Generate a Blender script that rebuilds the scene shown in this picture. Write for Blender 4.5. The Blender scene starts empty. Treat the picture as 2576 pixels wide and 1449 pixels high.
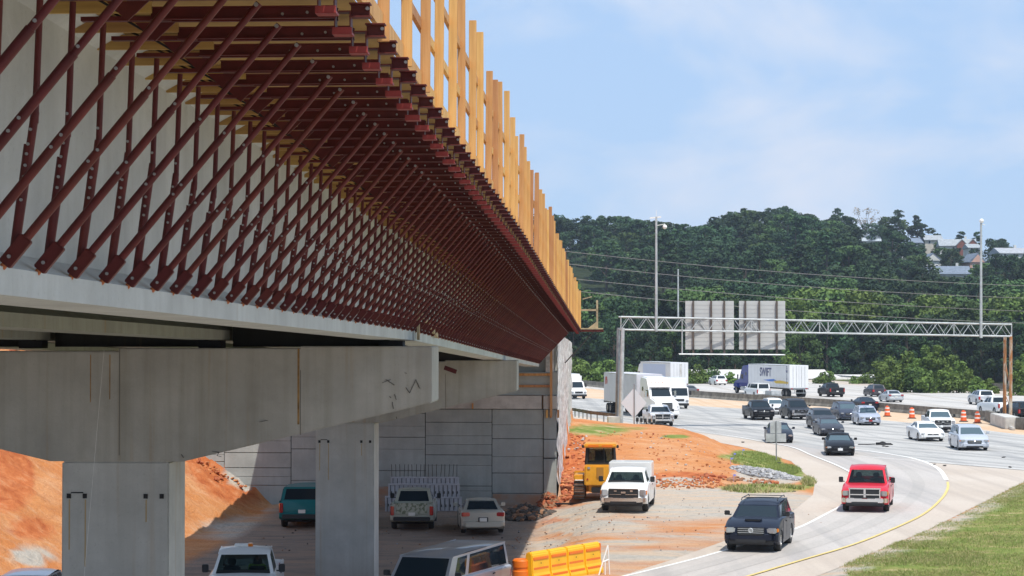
import bpy, bmesh, math, random
import numpy as np
from mathutils import Vector, Matrix, noise
R = math.radians
random.seed(11)
SC = bpy.context.scene
COL = SC.collection

# ---------------------------------------------------------------- camera, sky, sun, exposure
F_PX, CU, CV, PITCH = 5152.0, 1288.0, 724.5, R(1.3954)
CAMZ = 7.6
cam_d = bpy.data.cameras.new('camera')
cam_d.sensor_width = 36.0
cam_d.lens = 72.0
cam_d.clip_start = 0.1
cam_d.clip_end = 6000
cam = bpy.data.objects.new('camera', cam_d)
cam.location = (0, 0, CAMZ)
cam.rotation_euler = (R(90) + PITCH, 0, 0)
COL.objects.link(cam)
SC.camera = cam

SUN = Vector((0.17, -0.37, 0.91)).normalized()
world = bpy.data.worlds.new('World')
SC.world = world
world.use_nodes = True
nt = world.node_tree
for n in list(nt.nodes): nt.nodes.remove(n)
wo = nt.nodes.new('ShaderNodeOutputWorld')
bg = nt.nodes.new('ShaderNodeBackground')
sky = nt.nodes.new('ShaderNodeTexSky')
sky.sky_type = 'NISHITA'; sky.sun_disc = False
sky.sun_elevation = math.asin(SUN.z); sky.sun_rotation = math.atan2(SUN.x, SUN.y)
sky.air_density = 1.0; sky.dust_density = .6; sky.ozone_density = 1.5
bg.inputs[1].default_value = 0.15
# thin summer cloud in the sky
tc = nt.nodes.new('ShaderNodeTexCoord')
mp = nt.nodes.new('ShaderNodeMapping'); mp.inputs['Scale'].default_value = (5.0, 5.0, 10.0)
n1 = nt.nodes.new('ShaderNodeTexNoise'); n1.inputs['Scale'].default_value = 1.7; n1.inputs['Detail'].default_value = 5; n1.inputs['Roughness'].default_value = .55
n1.inputs['Distortion'].default_value = .3
r1 = nt.nodes.new('ShaderNodeValToRGB'); r1.color_ramp.elements[0].position = .45; r1.color_ramp.elements[1].position = .72
r1.color_ramp.elements[0].color = (0, 0, 0, 1); r1.color_ramp.elements[1].color = (.9, .9, .9, 1)
mx = nt.nodes.new('ShaderNodeMixRGB'); mx.inputs[2].default_value = (4.75, 5.2, 6.1, 1)
pale = nt.nodes.new('ShaderNodeMixRGB'); pale.inputs[0].default_value = .86; pale.inputs[2].default_value = (2.80, 4.02, 5.85, 1)
tint = nt.nodes.new('ShaderNodeMixRGB'); tint.blend_type = 'MULTIPLY'; tint.inputs[0].default_value = 1; tint.inputs[2].default_value = (1.18, 1.16, 1.26, 1)
nt.links.new(tc.outputs['Generated'], mp.inputs[0]); nt.links.new(mp.outputs[0], n1.inputs['Vector'])
nt.links.new(n1.outputs['Fac'], r1.inputs[0]); nt.links.new(r1.outputs[0], mx.inputs[0])
nt.links.new(sky.outputs[0], tint.inputs[1]); nt.links.new(tint.outputs[0], pale.inputs[1]); nt.links.new(pale.outputs[0], mx.inputs[1])
nt.links.new(mx.outputs[0], bg.inputs[0]); nt.links.new(bg.outputs[0], wo.inputs[0])

sun_d = bpy.data.lights.new('sun', 'SUN'); sun_d.energy = 4.4; sun_d.angle = R(.5); sun_d.color = (1, .945, .86)
sun = bpy.data.objects.new('sun', sun_d); sun.rotation_euler = (-SUN).to_track_quat('-Z', 'Y').to_euler(); COL.objects.link(sun)
SC.view_settings.view_transform = 'Standard'; SC.view_settings.look = 'None'
SC.view_settings.exposure = 0.08; SC.view_settings.gamma = 1
SC.render.engine = 'CYCLES'
SC.cycles.max_bounces = 6; SC.cycles.transparent_max_bounces = 12; SC.cycles.volume_bounces = 0
SC.cycles.caustics_reflective = False; SC.cycles.caustics_refractive = False

# ---------------------------------------------------------------- helpers
_cr = Vector((1, 0, 0)); _cu = Vector((0, -math.sin(PITCH), math.cos(PITCH))); _cf = Vector((0, math.cos(PITCH), math.sin(PITCH)))
def ray(u, v): return _cf + _cr * float((u - CU) / F_PX) + _cu * float((CV - v) / F_PX)
def gp(u, v, z=0.0):
    d = ray(u, v); k = (z - CAMZ) / d.z
    return Vector((d.x * k, d.y * k, z))
def pd(u, v, Y):
    d = ray(u, v); k = Y / d.y
    return Vector((d.x * k, Y, CAMZ + d.z * k))
def proj(X, Y, Z):
    dz = Z - CAMZ
    zz = Y * math.cos(PITCH) + dz * math.sin(PITCH)
    return CU + F_PX * X / zz, CV - F_PX * (dz * math.cos(PITCH) - Y * math.sin(PITCH)) / zz
P0 = Vector((-3.727, 0, 0)); KB = .05105; RB = -math.atan(KB)
BD = Vector((math.sin(-RB), math.cos(RB), 0)); BN = Vector((math.cos(RB), -math.sin(-RB), 0))
def B(t, o, z=0.0): return P0 + BD * t + BN * o + Vector((0, 0, z))
_zk = [(-60, 8.75), (7.7, 7.92), (37.7, 7.555), (68, 6.87), (98.5, 6.22), (140, 5.1)]
def lerpk(k, x):
    for (a, va), (b, vb) in zip(k, k[1:]):
        if x <= b: return va + (vb - va) * (x - a) / (b - a)
    return k[-1][1]
def zb(t): return lerpk(_zk, t)

class MB:
    def __init__(s): s.v = []; s.f = []; s.m = []; s.cur = 0
    def add(s, vs, fs):
        b = len(s.v); s.v += [tuple(p) for p in vs]
        s.f += [tuple(b + i for i in f) for f in fs]; s.m += [s.cur] * len(fs); return s
    def box(s, c, d, rot=None, rz=0):
        hx, hy, hz = d[0] / 2, d[1] / 2, d[2] / 2
        M = rot if rot is not None else Matrix.Rotation(rz, 3, 'Z')
        c = Vector(c)
        vs = [c + M @ Vector((x * hx, y * hy, z * hz)) for x in (-1, 1) for y in (-1, 1) for z in (-1, 1)]
        return s.add(vs, [(0, 1, 3, 2), (4, 6, 7, 5), (0, 4, 5, 1), (2, 3, 7, 6), (0, 2, 6, 4), (1, 5, 7, 3)])
    def b2(s, p, q):
        return s.box([(a + b) / 2 for a, b in zip(p, q)], [abs(b - a) for a, b in zip(p, q)])
    def bar(s, a, b, w, h=None):
        h = h or w; a = Vector(a); b = Vector(b); d = b - a; L = d.length; q = d.to_track_quat('Z', 'Y').to_matrix()
        return s.box((a + b) / 2, (w, h, L), rot=q)
    def tube(s, a, b, r, r2=None, n=8, cap=True):
        a = Vector(a); b = Vector(b); r2 = r if r2 is None else r2; q = (b - a).to_track_quat('Z', 'Y').to_matrix()
        vs = []
        for p, rr in ((a, r), (b, r2)):
            for i in range(n):
                w = 2 * math.pi * i / n; vs.append(p + q @ Vector((math.cos(w) * rr, math.sin(w) * rr, 0)))
        fs = [(i, (i + 1) % n, n + (i + 1) % n, n + i) for i in range(n)]
        if cap: fs += [tuple(range(n))[::-1], tuple(range(n, 2 * n))]
        return s.add(vs, fs)
    def path(s, pts, r, n=6):
        for a, b in zip(pts, pts[1:]): s.tube(a, b, r, n=n)
        return s
    def prism(s, poly, axis, a, b):
        # poly: 2D points; extruded along axis from a to b.  axis 'y': (x,z); 'x': (y,z); 'z': (x,y)
        def P(p, k):
            return {'y': (p[0], k, p[1]), 'x': (k, p[0], p[1]), 'z': (p[0], p[1], k)}[axis]
        n = len(poly)
        vs = [P(p, a) for p in poly] + [P(p, b) for p in poly]
        return s.add(vs, [(i, (i + 1) % n, n + (i + 1) % n, n + i) for i in range(n)] + [tuple(range(n))[::-1], tuple(range(n, 2 * n))])
    def lathe(s, prof, c, axis='y', n=20, closed=False):
        vs = []; fs = []; m = len(prof)
        for i in range(n):
            w = 2 * math.pi * i / n
            for r, h in prof:
                x, z = r * math.cos(w), r * math.sin(w)
                p = {'y': (x, h, z), 'z': (x, z, h), 'x': (h, x, z)}[axis]
                vs.append((c[0] + p[0], c[1] + p[1], c[2] + p[2]))
        for i in range(n):
            j = (i + 1) % n
            for k in range(m - 1): fs.append((i * m + k, j * m + k, j * m + k + 1, i * m + k + 1))
        return s.add(vs, fs)
    def ico(s, c, r, sub=1, sc=(1, 1, 1), jit=0):
        bm = bmesh.new(); bmesh.ops.create_icosphere(bm, subdivisions=sub, radius=1)
        vs = []
        for v in bm.verts:
            k = r * (1 + jit * (random.random() - .5) * 2)
            vs.append((c[0] + v.co.x * k * sc[0], c[1] + v.co.y * k * sc[1], c[2] + v.co.z * k * sc[2]))
        fs = [tuple(v.index for v in f.verts) for f in bm.faces]; bm.free()
        return s.add(vs, fs)
    def mesh(s, name, mats, bevel=0, smooth=False, seg=2):
        me = bpy.data.meshes.new(name); me.from_pydata(s.v, [], s.f)
        for m in (mats if isinstance(mats, (list, tuple)) else [mats]): me.materials.append(m)
        me.polygons.foreach_set('material_index', s.m)
        if bevel or True:
            bm = bmesh.new(); bm.from_mesh(me)
            bmesh.ops.recalc_face_normals(bm, faces=bm.faces)
            if bevel:
                bmesh.ops.remove_doubles(bm, verts=bm.verts, dist=1e-5)
                ed = [e for e in bm.edges if len(e.link_faces) == 2 and e.calc_face_angle(0) > .5]
                bmesh.ops.bevel(bm, geom=ed, offset=bevel, segments=seg, affect='EDGES', clamp_overlap=True)
            bm.to_mesh(me); bm.free()
        if smooth:
            me.polygons.foreach_set('use_smooth', [True] * len(me.polygons))
            try: me.set_sharp_from_angle(angle=R(smooth if smooth is not True else 35))
            except Exception: pass
        me.update(); return me
    def build(s, name, mats, parent=None, **k):
        o = bpy.data.objects.new(name, s.mesh(name, mats, **k)); COL.objects.link(o)
        if parent is not None: o.parent = parent
        return o

def tag(o, label=None, cat=None, group=None, kind=None):
    if label: o['label'] = label
    if cat: o['category'] = cat
    if group: o['group'] = group
    if kind: o['kind'] = kind
    return o
def empty(name, loc=(0, 0, 0), rz=0, label=None, cat=None, group=None):
    o = bpy.data.objects.new(name, None); COL.objects.link(o); o.location = loc; o.rotation_euler = (0, 0, rz)
    o.empty_display_size = .3
    return tag(o, label, cat, group)
KIDS = {}
def copy_tree(o, parent=None):
    c = o.copy(); COL.objects.link(c)
    if parent is not None: c.parent = parent
    for ch in kids(o): copy_tree(ch, c)
    return c
def kids(o):
    return [x for x in COL.objects if x.parent is o] if o not in KIDS else KIDS[o]

# ---------------------------------------------------------------- materials
MATS = {}
def mat(name, col, rough=.6, metal=0, var=0, vscale=3, vcol=None, bump=0, bscale=20, coat=0, stretch=None, coord='Object', det=4, emit=0, spec=None, lo=.35, hi=.65, rnd=0):
    if name in MATS: return MATS[name]
    m = bpy.data.materials.new(name); m.use_nodes = True; t = m.node_tree; p = t.nodes['Principled BSDF']
    p.inputs['Base Color'].default_value = (*col, 1); p.inputs['Roughness'].default_value = rough; p.inputs['Metallic'].default_value = metal
    if coat: p.inputs['Coat Weight'].default_value = coat; p.inputs['Coat Roughness'].default_value = .05
    if spec is not None: p.inputs['Specular IOR Level'].default_value = spec
    def coords():
        c = t.nodes.new('ShaderNodeTexCoord'); mp = t.nodes.new('ShaderNodeMapping')
        if stretch: mp.inputs['Scale'].default_value = stretch
        t.links.new(c.outputs[coord], mp.inputs[0]); return mp.outputs[0]
    last = None
    if var or vcol:
        n = t.nodes.new('ShaderNodeTexNoise'); n.inputs['Scale'].default_value = vscale; n.inputs['Detail'].default_value = det; n.inputs['Roughness'].default_value = .6
        t.links.new(coords(), n.inputs['Vector'])
        rp = t.nodes.new('ShaderNodeValToRGB'); rp.color_ramp.elements[0].position = lo; rp.color_ramp.elements[1].position = hi
        c2 = vcol or tuple(c * (1 - var) for c in col)
        rp.color_ramp.elements[0].color = (*c2, 1); rp.color_ramp.elements[1].color = (*(col if vcol else tuple(min(1, c * (1 + var * .6)) for c in col)), 1)
        t.links.new(n.outputs['Fac'], rp.inputs[0]); last = rp.outputs[0]
    if rnd:
        oi = t.nodes.new('ShaderNodeObjectInfo'); hs = t.nodes.new('ShaderNodeHueSaturation')
        mr = t.nodes.new('ShaderNodeMapRange'); mr.inputs[3].default_value = 1 - rnd; mr.inputs[4].default_value = 1 + rnd
        mh = t.nodes.new('ShaderNodeMapRange'); mh.inputs[3].default_value = .5 - rnd * .08; mh.inputs[4].default_value = .5 + rnd * .03
        t.links.new(oi.outputs['Random'], mr.inputs[0]); t.links.new(oi.outputs['Random'], mh.inputs[0])
        t.links.new(mr.outputs[0], hs.inputs['Value']); t.links.new(mh.outputs[0], hs.inputs['Hue'])
        if last: t.links.new(last, hs.inputs['Color'])
        else: hs.inputs['Color'].default_value = (*col, 1)
        last = hs.outputs[0]
    if last: t.links.new(last, p.inputs['Base Color'])
    if bump:
        n = t.nodes.new('ShaderNodeTexNoise'); n.inputs['Scale'].default_value = bscale; n.inputs['Detail'].default_value = 4
        t.links.new(coords(), n.inputs['Vector']); b = t.nodes.new('ShaderNodeBump'); b.inputs['Strength'].default_value = bump; b.inputs['Distance'].default_value = .05
        t.links.new(n.outputs['Fac'], b.inputs['Height']); t.links.new(b.outputs[0], p.inputs['Normal'])
    if emit: p.inputs['Emission Color'].default_value = (*col, 1); p.inputs['Emission Strength'].default_value = emit
    MATS[name] = m; return m

def concrete(name, base, stain, rust=.25, joints=0):
    """cast concrete: cloudy tone, vertical weather streaks, some rust coloured runs"""
    if name in MATS: return MATS[name]
    m = bpy.data.materials.new(name); m.use_nodes = True; t = m.node_tree; p = t.nodes['Principled BSDF']; p.inputs['Roughness'].default_value = .85
    p.inputs['Specular IOR Level'].default_value = .25
    tc = t.nodes.new('ShaderNodeTexCoord')
    def nz(scale, det, st=(1, 1, 1)):
        mp = t.nodes.new('ShaderNodeMapping'); mp.inputs['Scale'].default_value = st; n = t.nodes.new('ShaderNodeTexNoise')
        n.inputs['Scale'].default_value = scale; n.inputs['Detail'].default_value = det; n.inputs['Roughness'].default_value = .62
        t.links.new(tc.outputs['Object'], mp.inputs[0]); t.links.new(mp.outputs[0], n.inputs['Vector']); return n.outputs['Fac']
    def ramp(src, a, b, ca, cb):
        r = t.nodes.new('ShaderNodeValToRGB'); r.color_ramp.elements[0].position = a; r.color_ramp.elements[1].position = b
        r.color_ramp.elements[0].color = (*ca, 1); r.color_ramp.elements[1].color = (*cb, 1); t.links.new(src, r.inputs[0]); return r.outputs[0]
    def mix(fac, a, b, mode='MIX'):
        x = t.nodes.new('ShaderNodeMixRGB'); x.blend_type = mode
        for s, i in ((fac, 0), (a, 1), (b, 2)):
            if isinstance(s, tuple): x.inputs[i].default_value = (*s, 1)
            elif isinstance(s, float): x.inputs[i].default_value = s
            else: t.links.new(s, x.inputs[i])
        return x.outputs[0]
    c = ramp(nz(.9, 6), .3, .7, tuple(b * .8 for b in base), tuple(b * 1.12 for b in base))
    streak = ramp(nz(1.0, 5, (3.2, 3.2, .16)), .45, .72, (0, 0, 0), (1, 1, 1))
    c = mix(ramp(nz(1.1, 4, (3.4, 3.4, .12)), .44, .70, (0, 0, 0), (.48, .48, .48)), c, stain)
    c = mix(ramp(nz(.8, 3, (4.2, 4.2, .1)), .60, .72, (0, 0, 0), (rust, rust, rust)), c, (.36, .22, .09))
    c = mix(ramp(nz(22, 3), .62, .72, (0, 0, 0), (.35, .35, .35)), c, tuple(b * .5 for b in base))
    t.links.new(c, p.inputs['Base Color'])
    b = t.nodes.new('ShaderNodeBump'); b.inputs['Strength'].default_value = .25; b.inputs['Distance'].default_value = .03
    t.links.new(nz(9, 5), b.inputs['Height']); t.links.new(b.outputs[0], p.inputs['Normal'])
    MATS[name] = m; return m

M_CAP = concrete('cap concrete', (.43, .415, .37), (.27, .255, .20), .45)
M_COLM = concrete('column concrete', (.50, .50, .47), (.39, .385, .35), .35)
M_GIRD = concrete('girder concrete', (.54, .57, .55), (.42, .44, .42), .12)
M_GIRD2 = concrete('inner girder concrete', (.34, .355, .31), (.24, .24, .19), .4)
M_WALL = concrete('wall panel concrete', (.40, .435, .415), (.33, .35, .33), .08)
M_DKC = concrete('shade-darkened deck and diaphragm concrete', (.05, .05, .045), (.03, .03, .025), .1)  # near-black base puts the deep under-deck shade into the colour
M_ROUGH = mat('rough white stone face', (.66, .65, .62), .9, var=.35, vscale=2.2, bump=.9, bscale=4)
M_BARR = mat('weathered barrier concrete', (.20, .185, .155), .9, var=.45, vscale=1.3, bump=.3, bscale=8)
M_LCON = mat('light concrete', (.56, .54, .50), .85, var=.2, vscale=1.5, bump=.2, bscale=9)
M_RED = mat('red oxide steel', (.112, .018, .014), .55, var=.28, vscale=6, rnd=.12, spec=.35)
M_REDL = mat('sunlit-tone red oxide steel', (.27, .04, .035), .55, var=.3, vscale=9, spec=.35)  # brighter copy of the red steel, sunlight on holder feet put into colour
M_BOLT = mat('galvanised bolt', (.40, .40, .40), .35, metal=.6)
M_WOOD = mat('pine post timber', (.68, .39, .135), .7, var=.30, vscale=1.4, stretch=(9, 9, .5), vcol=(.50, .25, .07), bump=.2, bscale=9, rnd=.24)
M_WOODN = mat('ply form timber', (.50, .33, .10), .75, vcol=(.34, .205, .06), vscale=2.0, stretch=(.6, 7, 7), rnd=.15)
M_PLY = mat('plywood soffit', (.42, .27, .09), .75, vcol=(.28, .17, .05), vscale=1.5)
M_WOODB = mat('grey weathered plank', (.42, .33, .20), .8, var=.3, vscale=3)
M_BLACK = mat('black rubber', (.018, .018, .018), .85)
M_TYRE = mat('tyre rubber', (.022, .022, .022), .8)
M_TRIM = mat('black plastic trim', (.02, .021, .023), .45)
M_DARK = mat('dark cabin', (.012, .012, .014), .7)
M_SEAT = mat('grey seat cloth', (.07, .07, .075), .9)
M_CHROME = mat('chrome', (.75, .75, .76), .14, metal=1)
M_RIM = mat('alloy rim', (.5, .5, .51), .28, metal=.9)
M_STEELD = mat('dark steel rim', (.08, .08, .08), .4, metal=.6)
M_LAMP = mat('clear lamp lens', (.42, .44, .47), .12, metal=.35, coat=1)
M_AMBER = mat('amber lens', (.75, .22, .02), .2, coat=1)
M_TAIL = mat('red tail lens', (.42, .012, .014), .18, coat=1)
M_PLATE = mat('number plate', (.7, .7, .66), .4)
M_GALV = mat('galvanised steel', (.52, .54, .54), .45, metal=.35, var=.2, vscale=2)
M_GALVD = mat('dull grey steel', (.28, .30, .31), .5, metal=.4, var=.2, vscale=2)
M_BACK = mat('aluminium sign back', (.54, .54, .52), .5, metal=.2, var=.03, vscale=.7, stretch=(1, 1, 6))
M_RUST = mat('rusted steel post', (.36, .155, .055), .8, vcol=(.50, .46, .38), vscale=1.4, lo=.38, hi=.52, stretch=(1, 1, .45))
M_YEL = mat('machine yellow', (.78, .36, .018), .5, var=.15, vscale=2, coat=.2)
M_BYEL = mat('yellow plastic barrier', (.88, .46, .008), .42, var=.08, vscale=2)
M_BORA = mat('orange plastic barrier', (.80, .18, .01), .45)
M_ORG = mat('orange drum plastic', (.82, .13, .025), .5)
M_WHT = mat('white reflective band', (.82, .82, .80), .5)
M_WPAINT = mat('white trailer paint', (.78, .79, .80), .35, coat=.3, var=.05, vscale=.7)
M_LINE = mat('worn white road paint', (.78, .77, .73), .7, var=.12, vscale=3)
M_YLINE = mat('yellow road paint', (.70, .54, .19), .7, var=.14, vscale=3)

def glass(name, tint, clear):
    if name in MATS: return MATS[name]
    m = bpy.data.materials.new(name); m.use_nodes = True; t = m.node_tree; p = t.nodes['Principled BSDF']
    p.inputs['Base Color'].default_value = (*tint, 1); p.inputs['Roughness'].default_value = .03; p.inputs['IOR'].default_value = 1.40
    if clear:
        tr = t.nodes.new('ShaderNodeBsdfTransparent'); tr.inputs[0].default_value = (.78, .86, .84, 1)
        mx = t.nodes.new('ShaderNodeMixShader'); mx.inputs[0].default_value = 1 - clear
        t.links.new(tr.outputs[0], mx.inputs[1]); t.links.new(p.outputs[0], mx.inputs[2])
        t.links.new(mx.outputs[0], t.nodes['Material Output'].inputs[0])
    MATS[name] = m; return m
M_GLASS = glass('tinted car glass', (.018, .028, .036), 0)
M_GLASSL = glass('reflection-tinted car glass', (.075, .115, .135), 0)  # pale base colour stands in for sky reflected in windshields
M_GLASSC = glass('clear car glass', (.012, .018, .022), .62)
def paint(name, col, metal=.35): return mat('paint ' + name, col, .45, metal=metal * (.3 if max(col) < .2 else 1), coat=.28 if max(col) < .2 else .6, spec=.2)
# ---------------------------------------------------------------- vehicles (local frame: x forward, y left, z up)
def arch(xc, r, z0, n=9):
    a0 = math.acos(max(-1, min(1, (z0) / r))) if z0 < r else 0
    a0 = math.asin(min(1, z0 / r)) if False else 0
    return [(xc - r * math.cos(math.pi * i / (n - 1)), r * math.sin(math.pi * i / (n - 1))) for i in range(n)]

SPEC = {
 'sedan':  dict(L=4.80, W=1.84, H=1.41, r=.33, wf=1.42, wr=-1.40, gc=.19, hx=2.18, hz=.73, cx=1.02, cz=.96, rf=.20, rr=-.92, bx=-1.72, bz=1.03, dx=-2.28, dz=1.03, ws=.19),
 'suv':    dict(L=4.80, W=1.93, H=1.70, r=.38, wf=1.42, wr=-1.38, gc=.27, hx=2.18, hz=1.00, cx=1.10, cz=1.19, rf=.42, rr=-1.98, bx=-2.26, bz=1.14, dx=-2.34, dz=1.10, ws=.15),
 'cuv':    dict(L=4.60, W=1.85, H=1.60, r=.35, wf=1.36, wr=-1.30, gc=.22, hx=2.10, hz=.86, cx=1.10, cz=1.08, rf=.42, rr=-1.78, bx=-2.14, bz=1.08, dx=-2.24, dz=1.04, ws=.17),
 'minivan':dict(L=5.05, W=1.97, H=1.68, r=.35, wf=1.55, wr=-1.45, gc=.21, hx=2.32, hz=.86, cx=1.55, cz=1.10, rf=.60, rr=-2.12, bx=-2.42, bz=1.06, dx=-2.48, dz=1.02, ws=.17),
 'van':    dict(L=5.70, W=2.02, H=1.96, r=.38, wf=1.95, wr=-1.55, gc=.30, hx=2.66, hz=1.08, cx=1.90, cz=1.28, rf=1.30, rr=-2.66, bx=-2.80, bz=1.22, dx=-2.83, dz=1.18, ws=.16),
 'pickup': dict(L=5.80, W=2.02, H=1.80, r=.39, wf=1.78, wr=-1.78, gc=.34, hx=2.70, hz=1.05, cx=1.45, cz=1.22, rf=.80, rr=-.62, bx=-.86, bz=1.22, dx=-2.86, dz=1.24, ws=.16),
}
def quadgrid(mb, q, us, vs, holes, off=0.0):
    """q = 4 corners (p00 p10 p11 p01); adds cells of the grid except the holes"""
    def P(u, v): return (q[0] * (1 - u) + q[1] * u) * (1 - v) + (q[3] * (1 - u) + q[2] * u) * v
    for i in range(len(us) - 1):
        for j in range(len(vs) - 1):
            if (i, j) in holes: continue
            mb.add([P(us[i], vs[j]), P(us[i + 1], vs[j]), P(us[i + 1], vs[j + 1]), P(us[i], vs[j + 1])], [(0, 1, 2, 3)])
def pane(q, u0, u1, v0, v1, nrm, off=.004, th=.008):
    def P(u, v): return (q[0] * (1 - u) + q[1] * u) * (1 - v) + (q[3] * (1 - u) + q[2] * u) * v
    mb = MB(); a = [P(u0, v0), P(u1, v0), P(u1, v1), P(u0, v1)]; nrm = nrm.normalized()
    mb.add([p + nrm * off for p in a] + [p + nrm * (off - th) for p in a], [(0, 1, 2, 3), (7, 6, 5, 4), (0, 4, 5, 1), (1, 5, 6, 2), (2, 6, 7, 3), (3, 7, 4, 0)])
    return mb

WHEELC = {}
def wheel(parent, x, y, r, w, side, dark=False, part='wheel', dual=False):
    key = (round(r, 3), round(w, 3), side, dark)
    if key not in WHEELC:
        t = MB(); h = w / 2
        t.lathe([(r * .60, -h), (r * .93, -h), (r, -h * .6), (r, h * .6), (r * .93, h), (r * .60, h), (r * .60, -h)], (0, 0, 0), 'y', 24)
        rm = MB(); s = side
        rm.lathe([(r * .61, h * .85 * s), (r * .56, h * .9 * s), (r * .53, h * .35 * s), (r * .14, h * .45 * s), (r * .12, h * .75 * s), (0.001, h * .78 * s)], (0, 0, 0), 'y', 24)
        for k in range(6):
            a = 2 * math.pi * k / 6
            rm.bar((math.cos(a) * r * .1, h * .66 * s, math.sin(a) * r * .1), (math.cos(a) * r * .57, h * .80 * s, math.sin(a) * r * .57), .03, .07)
        WHEELC[key] = (t.mesh('wheel', M_TYRE, smooth=40), rm.mesh('rim', M_STEELD if dark else M_RIM, smooth=30))
    tm, rmm = WHEELC[key]
    o = bpy.data.objects.new(part, tm); COL.objects.link(o); o.parent = parent; o.location = (x, y, r)
    q = bpy.data.objects.new('rim', rmm); COL.objects.link(q); q.parent = o
    return o

def part(name, parent, mats, *boxes, bevel=.012, **k):
    mb = MB()
    for b in boxes: mb.box(*b) if len(b) == 2 else mb.box(b[0], b[1], rz=b[2])
    return mb.build(name, mats, parent, bevel=bevel, **k)

def vehicle(name, kind, col, label, cat, loc, head, detail=0, metal=.35, away=False, front='car', rack=False, cap=None,
            group=None, dark_rim=False, clear=False, sc=1.0, lower=None, scoop=False, glass_dark=None, plate=True, doors=4, light_glass=False, fplate=None, **ov):
    S = dict(SPEC[kind]); S.update(ov); g = type('G', (), S)
    rz = R(head) + (R(90) if away else R(-90))
    root = empty(name, loc, rz, label, cat, group); root.scale = (sc, sc, sc)
    P = paint(str(tuple(round(c, 3) for c in col)) + str(metal), col, metal)
    W, L, H = g.W, g.L, g.H; xf, xr = L / 2, -L / 2
    ra = g.r + .055
    pick = kind == 'pickup'
    rearb = .42 if kind in ('pickup', 'suv', 'van') else .30
    frontb = .38 if kind in ('pickup', 'suv', 'van') else .24
    # outline: (x, z, flag)   f front, t top, r rear, '' untouched
    o = [(xr + .10, rearb, 'r'), (g.wr - ra, g.gc, '')]
    o += [(x, max(z + g.r * .9, g.gc), '') for x, z in arch(g.wr, ra, 0)]
    o += [(g.wr + ra, g.gc, ''), (g.wf - ra, g.gc, '')]
    o += [(x, max(z + g.r * .9, g.gc), '') for x, z in arch(g.wf, ra, 0)]
    o += [(g.wf + ra, g.gc, ''), (xf - .10, frontb, 'f'), (xf - .01, frontb + .10, 'f'), (xf, frontb + .26, 'f'), (xf - .05, frontb + .30, 'f'),
          (xf - .07, g.hz - .10, 'f'), (g.hx, g.hz, 'ft'), ((g.hx + g.cx) / 2, g.hz * .42 + g.cz * .58 + .015, 't'), (g.cx, g.cz, 't')]
    if pick:
        bedf = .62; cb = g.bx - .06
        o += [(g.bx, g.bz, 't'), (cb, g.bz, 't'), (cb - .005, g.dz, 'b'), (xr + .09, g.dz, 'b'), (xr + .085, g.dz, 'rt')]
    else:
        o += [((g.cx + g.bx) / 2, (g.cz + g.bz) / 2 + .01, 't'), (g.bx, g.bz, 't'), (g.dx, g.dz, 'rt')]
    o += [(xr + .04, g.dz - .09, 'r'), (xr + .05, rearb + .28, 'r'), (xr, rearb + .24, 'r'), (xr + .01, rearb + .08, 'r')]
    lay = []
    for k, e in ((1, .075), (.985, .030), (.94, .008), (.86, 0), (.6, 0), (0, 0)):
        y = k * W / 2; row = []
        for x, z, fl in o:
            cur = (k ** 2) * (.13 if 'f' in fl else .07)
            if 'f' in fl: x -= e + cur
            if 'r' in fl: x += e * .8 + cur * .8
            if 't' in fl: z -= e + .035 * k * k
            if fl == 'b':
                z = z - e if k > .9 else bedf + .12
            row.append((x, y, z))
        lay.append(row)
    rows = lay + [[(x, -y, z) for x, y, z in r] for r in lay[-2::-1]]
    n = len(o); mb = MB(); vs = [p for r in rows for p in r]
    fs = [(a * n + i, a * n + (i + 1) % n, (a + 1) * n + (i + 1) % n, (a + 1) * n + i) for a in range(len(rows) - 1) for i in range(n)]
    fs += [tuple(range(n)), tuple(range((len(rows) - 1) * n, len(rows) * n))[::-1]]
    mb.add(vs, fs)
    body = mb.build('body', P, root, smooth=38)
    # underbody, wheel housings
    part('underbody', root, M_BLACK, ((0, 0, g.gc + .17), (L * .84, W - .50, .30)), ((g.wf, 0, g.r + .1), (.8, W - .46, .5)), ((g.wr, 0, g.r + .1), (.8, W - .46, .5)), bevel=0)
    if lower: part('sill_trim', root, lower, *[((0 if False else (g.wf + g.wr) / 2, s * (W / 2 - .005), g.gc + .07), (g.wf - g.wr - 2 * ra, .05, .14)) for s in (1, -1)])
    # greenhouse
    wb = W / 2 - .10; wr = W / 2 - g.ws - (.10 if kind != 'van' else .02); zt = H - .045; fd = .10 if kind != 'van' else .06
    ex = .0
    A = lambda s: Vector((g.cx - .02, s * wb, g.cz - .045)); Bq = lambda s: Vector((g.rf, s * wr, zt - fd)); C = lambda s: Vector((g.rr, s * wr, zt - .01)); D = lambda s: Vector((g.bx, s * wb, g.bz - .035))
    GL = glass_dark or (M_GLASSC if clear else M_GLASS)
    cabm = MB()
    qf = [A(1), A(-1), Bq(-1), Bq(1)]; qr = [D(-1), D(1), C(1), C(-1)]
    us = [0, .055, .945, 1]; vv = [0, .05, .93, 1]
    quadgrid(cabm, qf, us, vv, {(1, 1)}); quadgrid(cabm, qr, [0, .09, .91, 1], [0, .06, .90, 1], {(1, 1)})
    nf = (A(-1) - A(1)).cross(Bq(1) - A(1)); nf = nf if nf.x > 0 else -nf
    nr = (D(1) - D(-1)).cross(C(1) - D(-1)); nr = nr if nr.x < 0 else -nr
    pane(qf, .055, .945, .05, .93, nf).build('windshield', M_GLASSL if (light_glass and not clear) else GL, root)
    pane(qr, .09, .91, .06, .90, nr).build('rear_window', GL, root)
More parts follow.
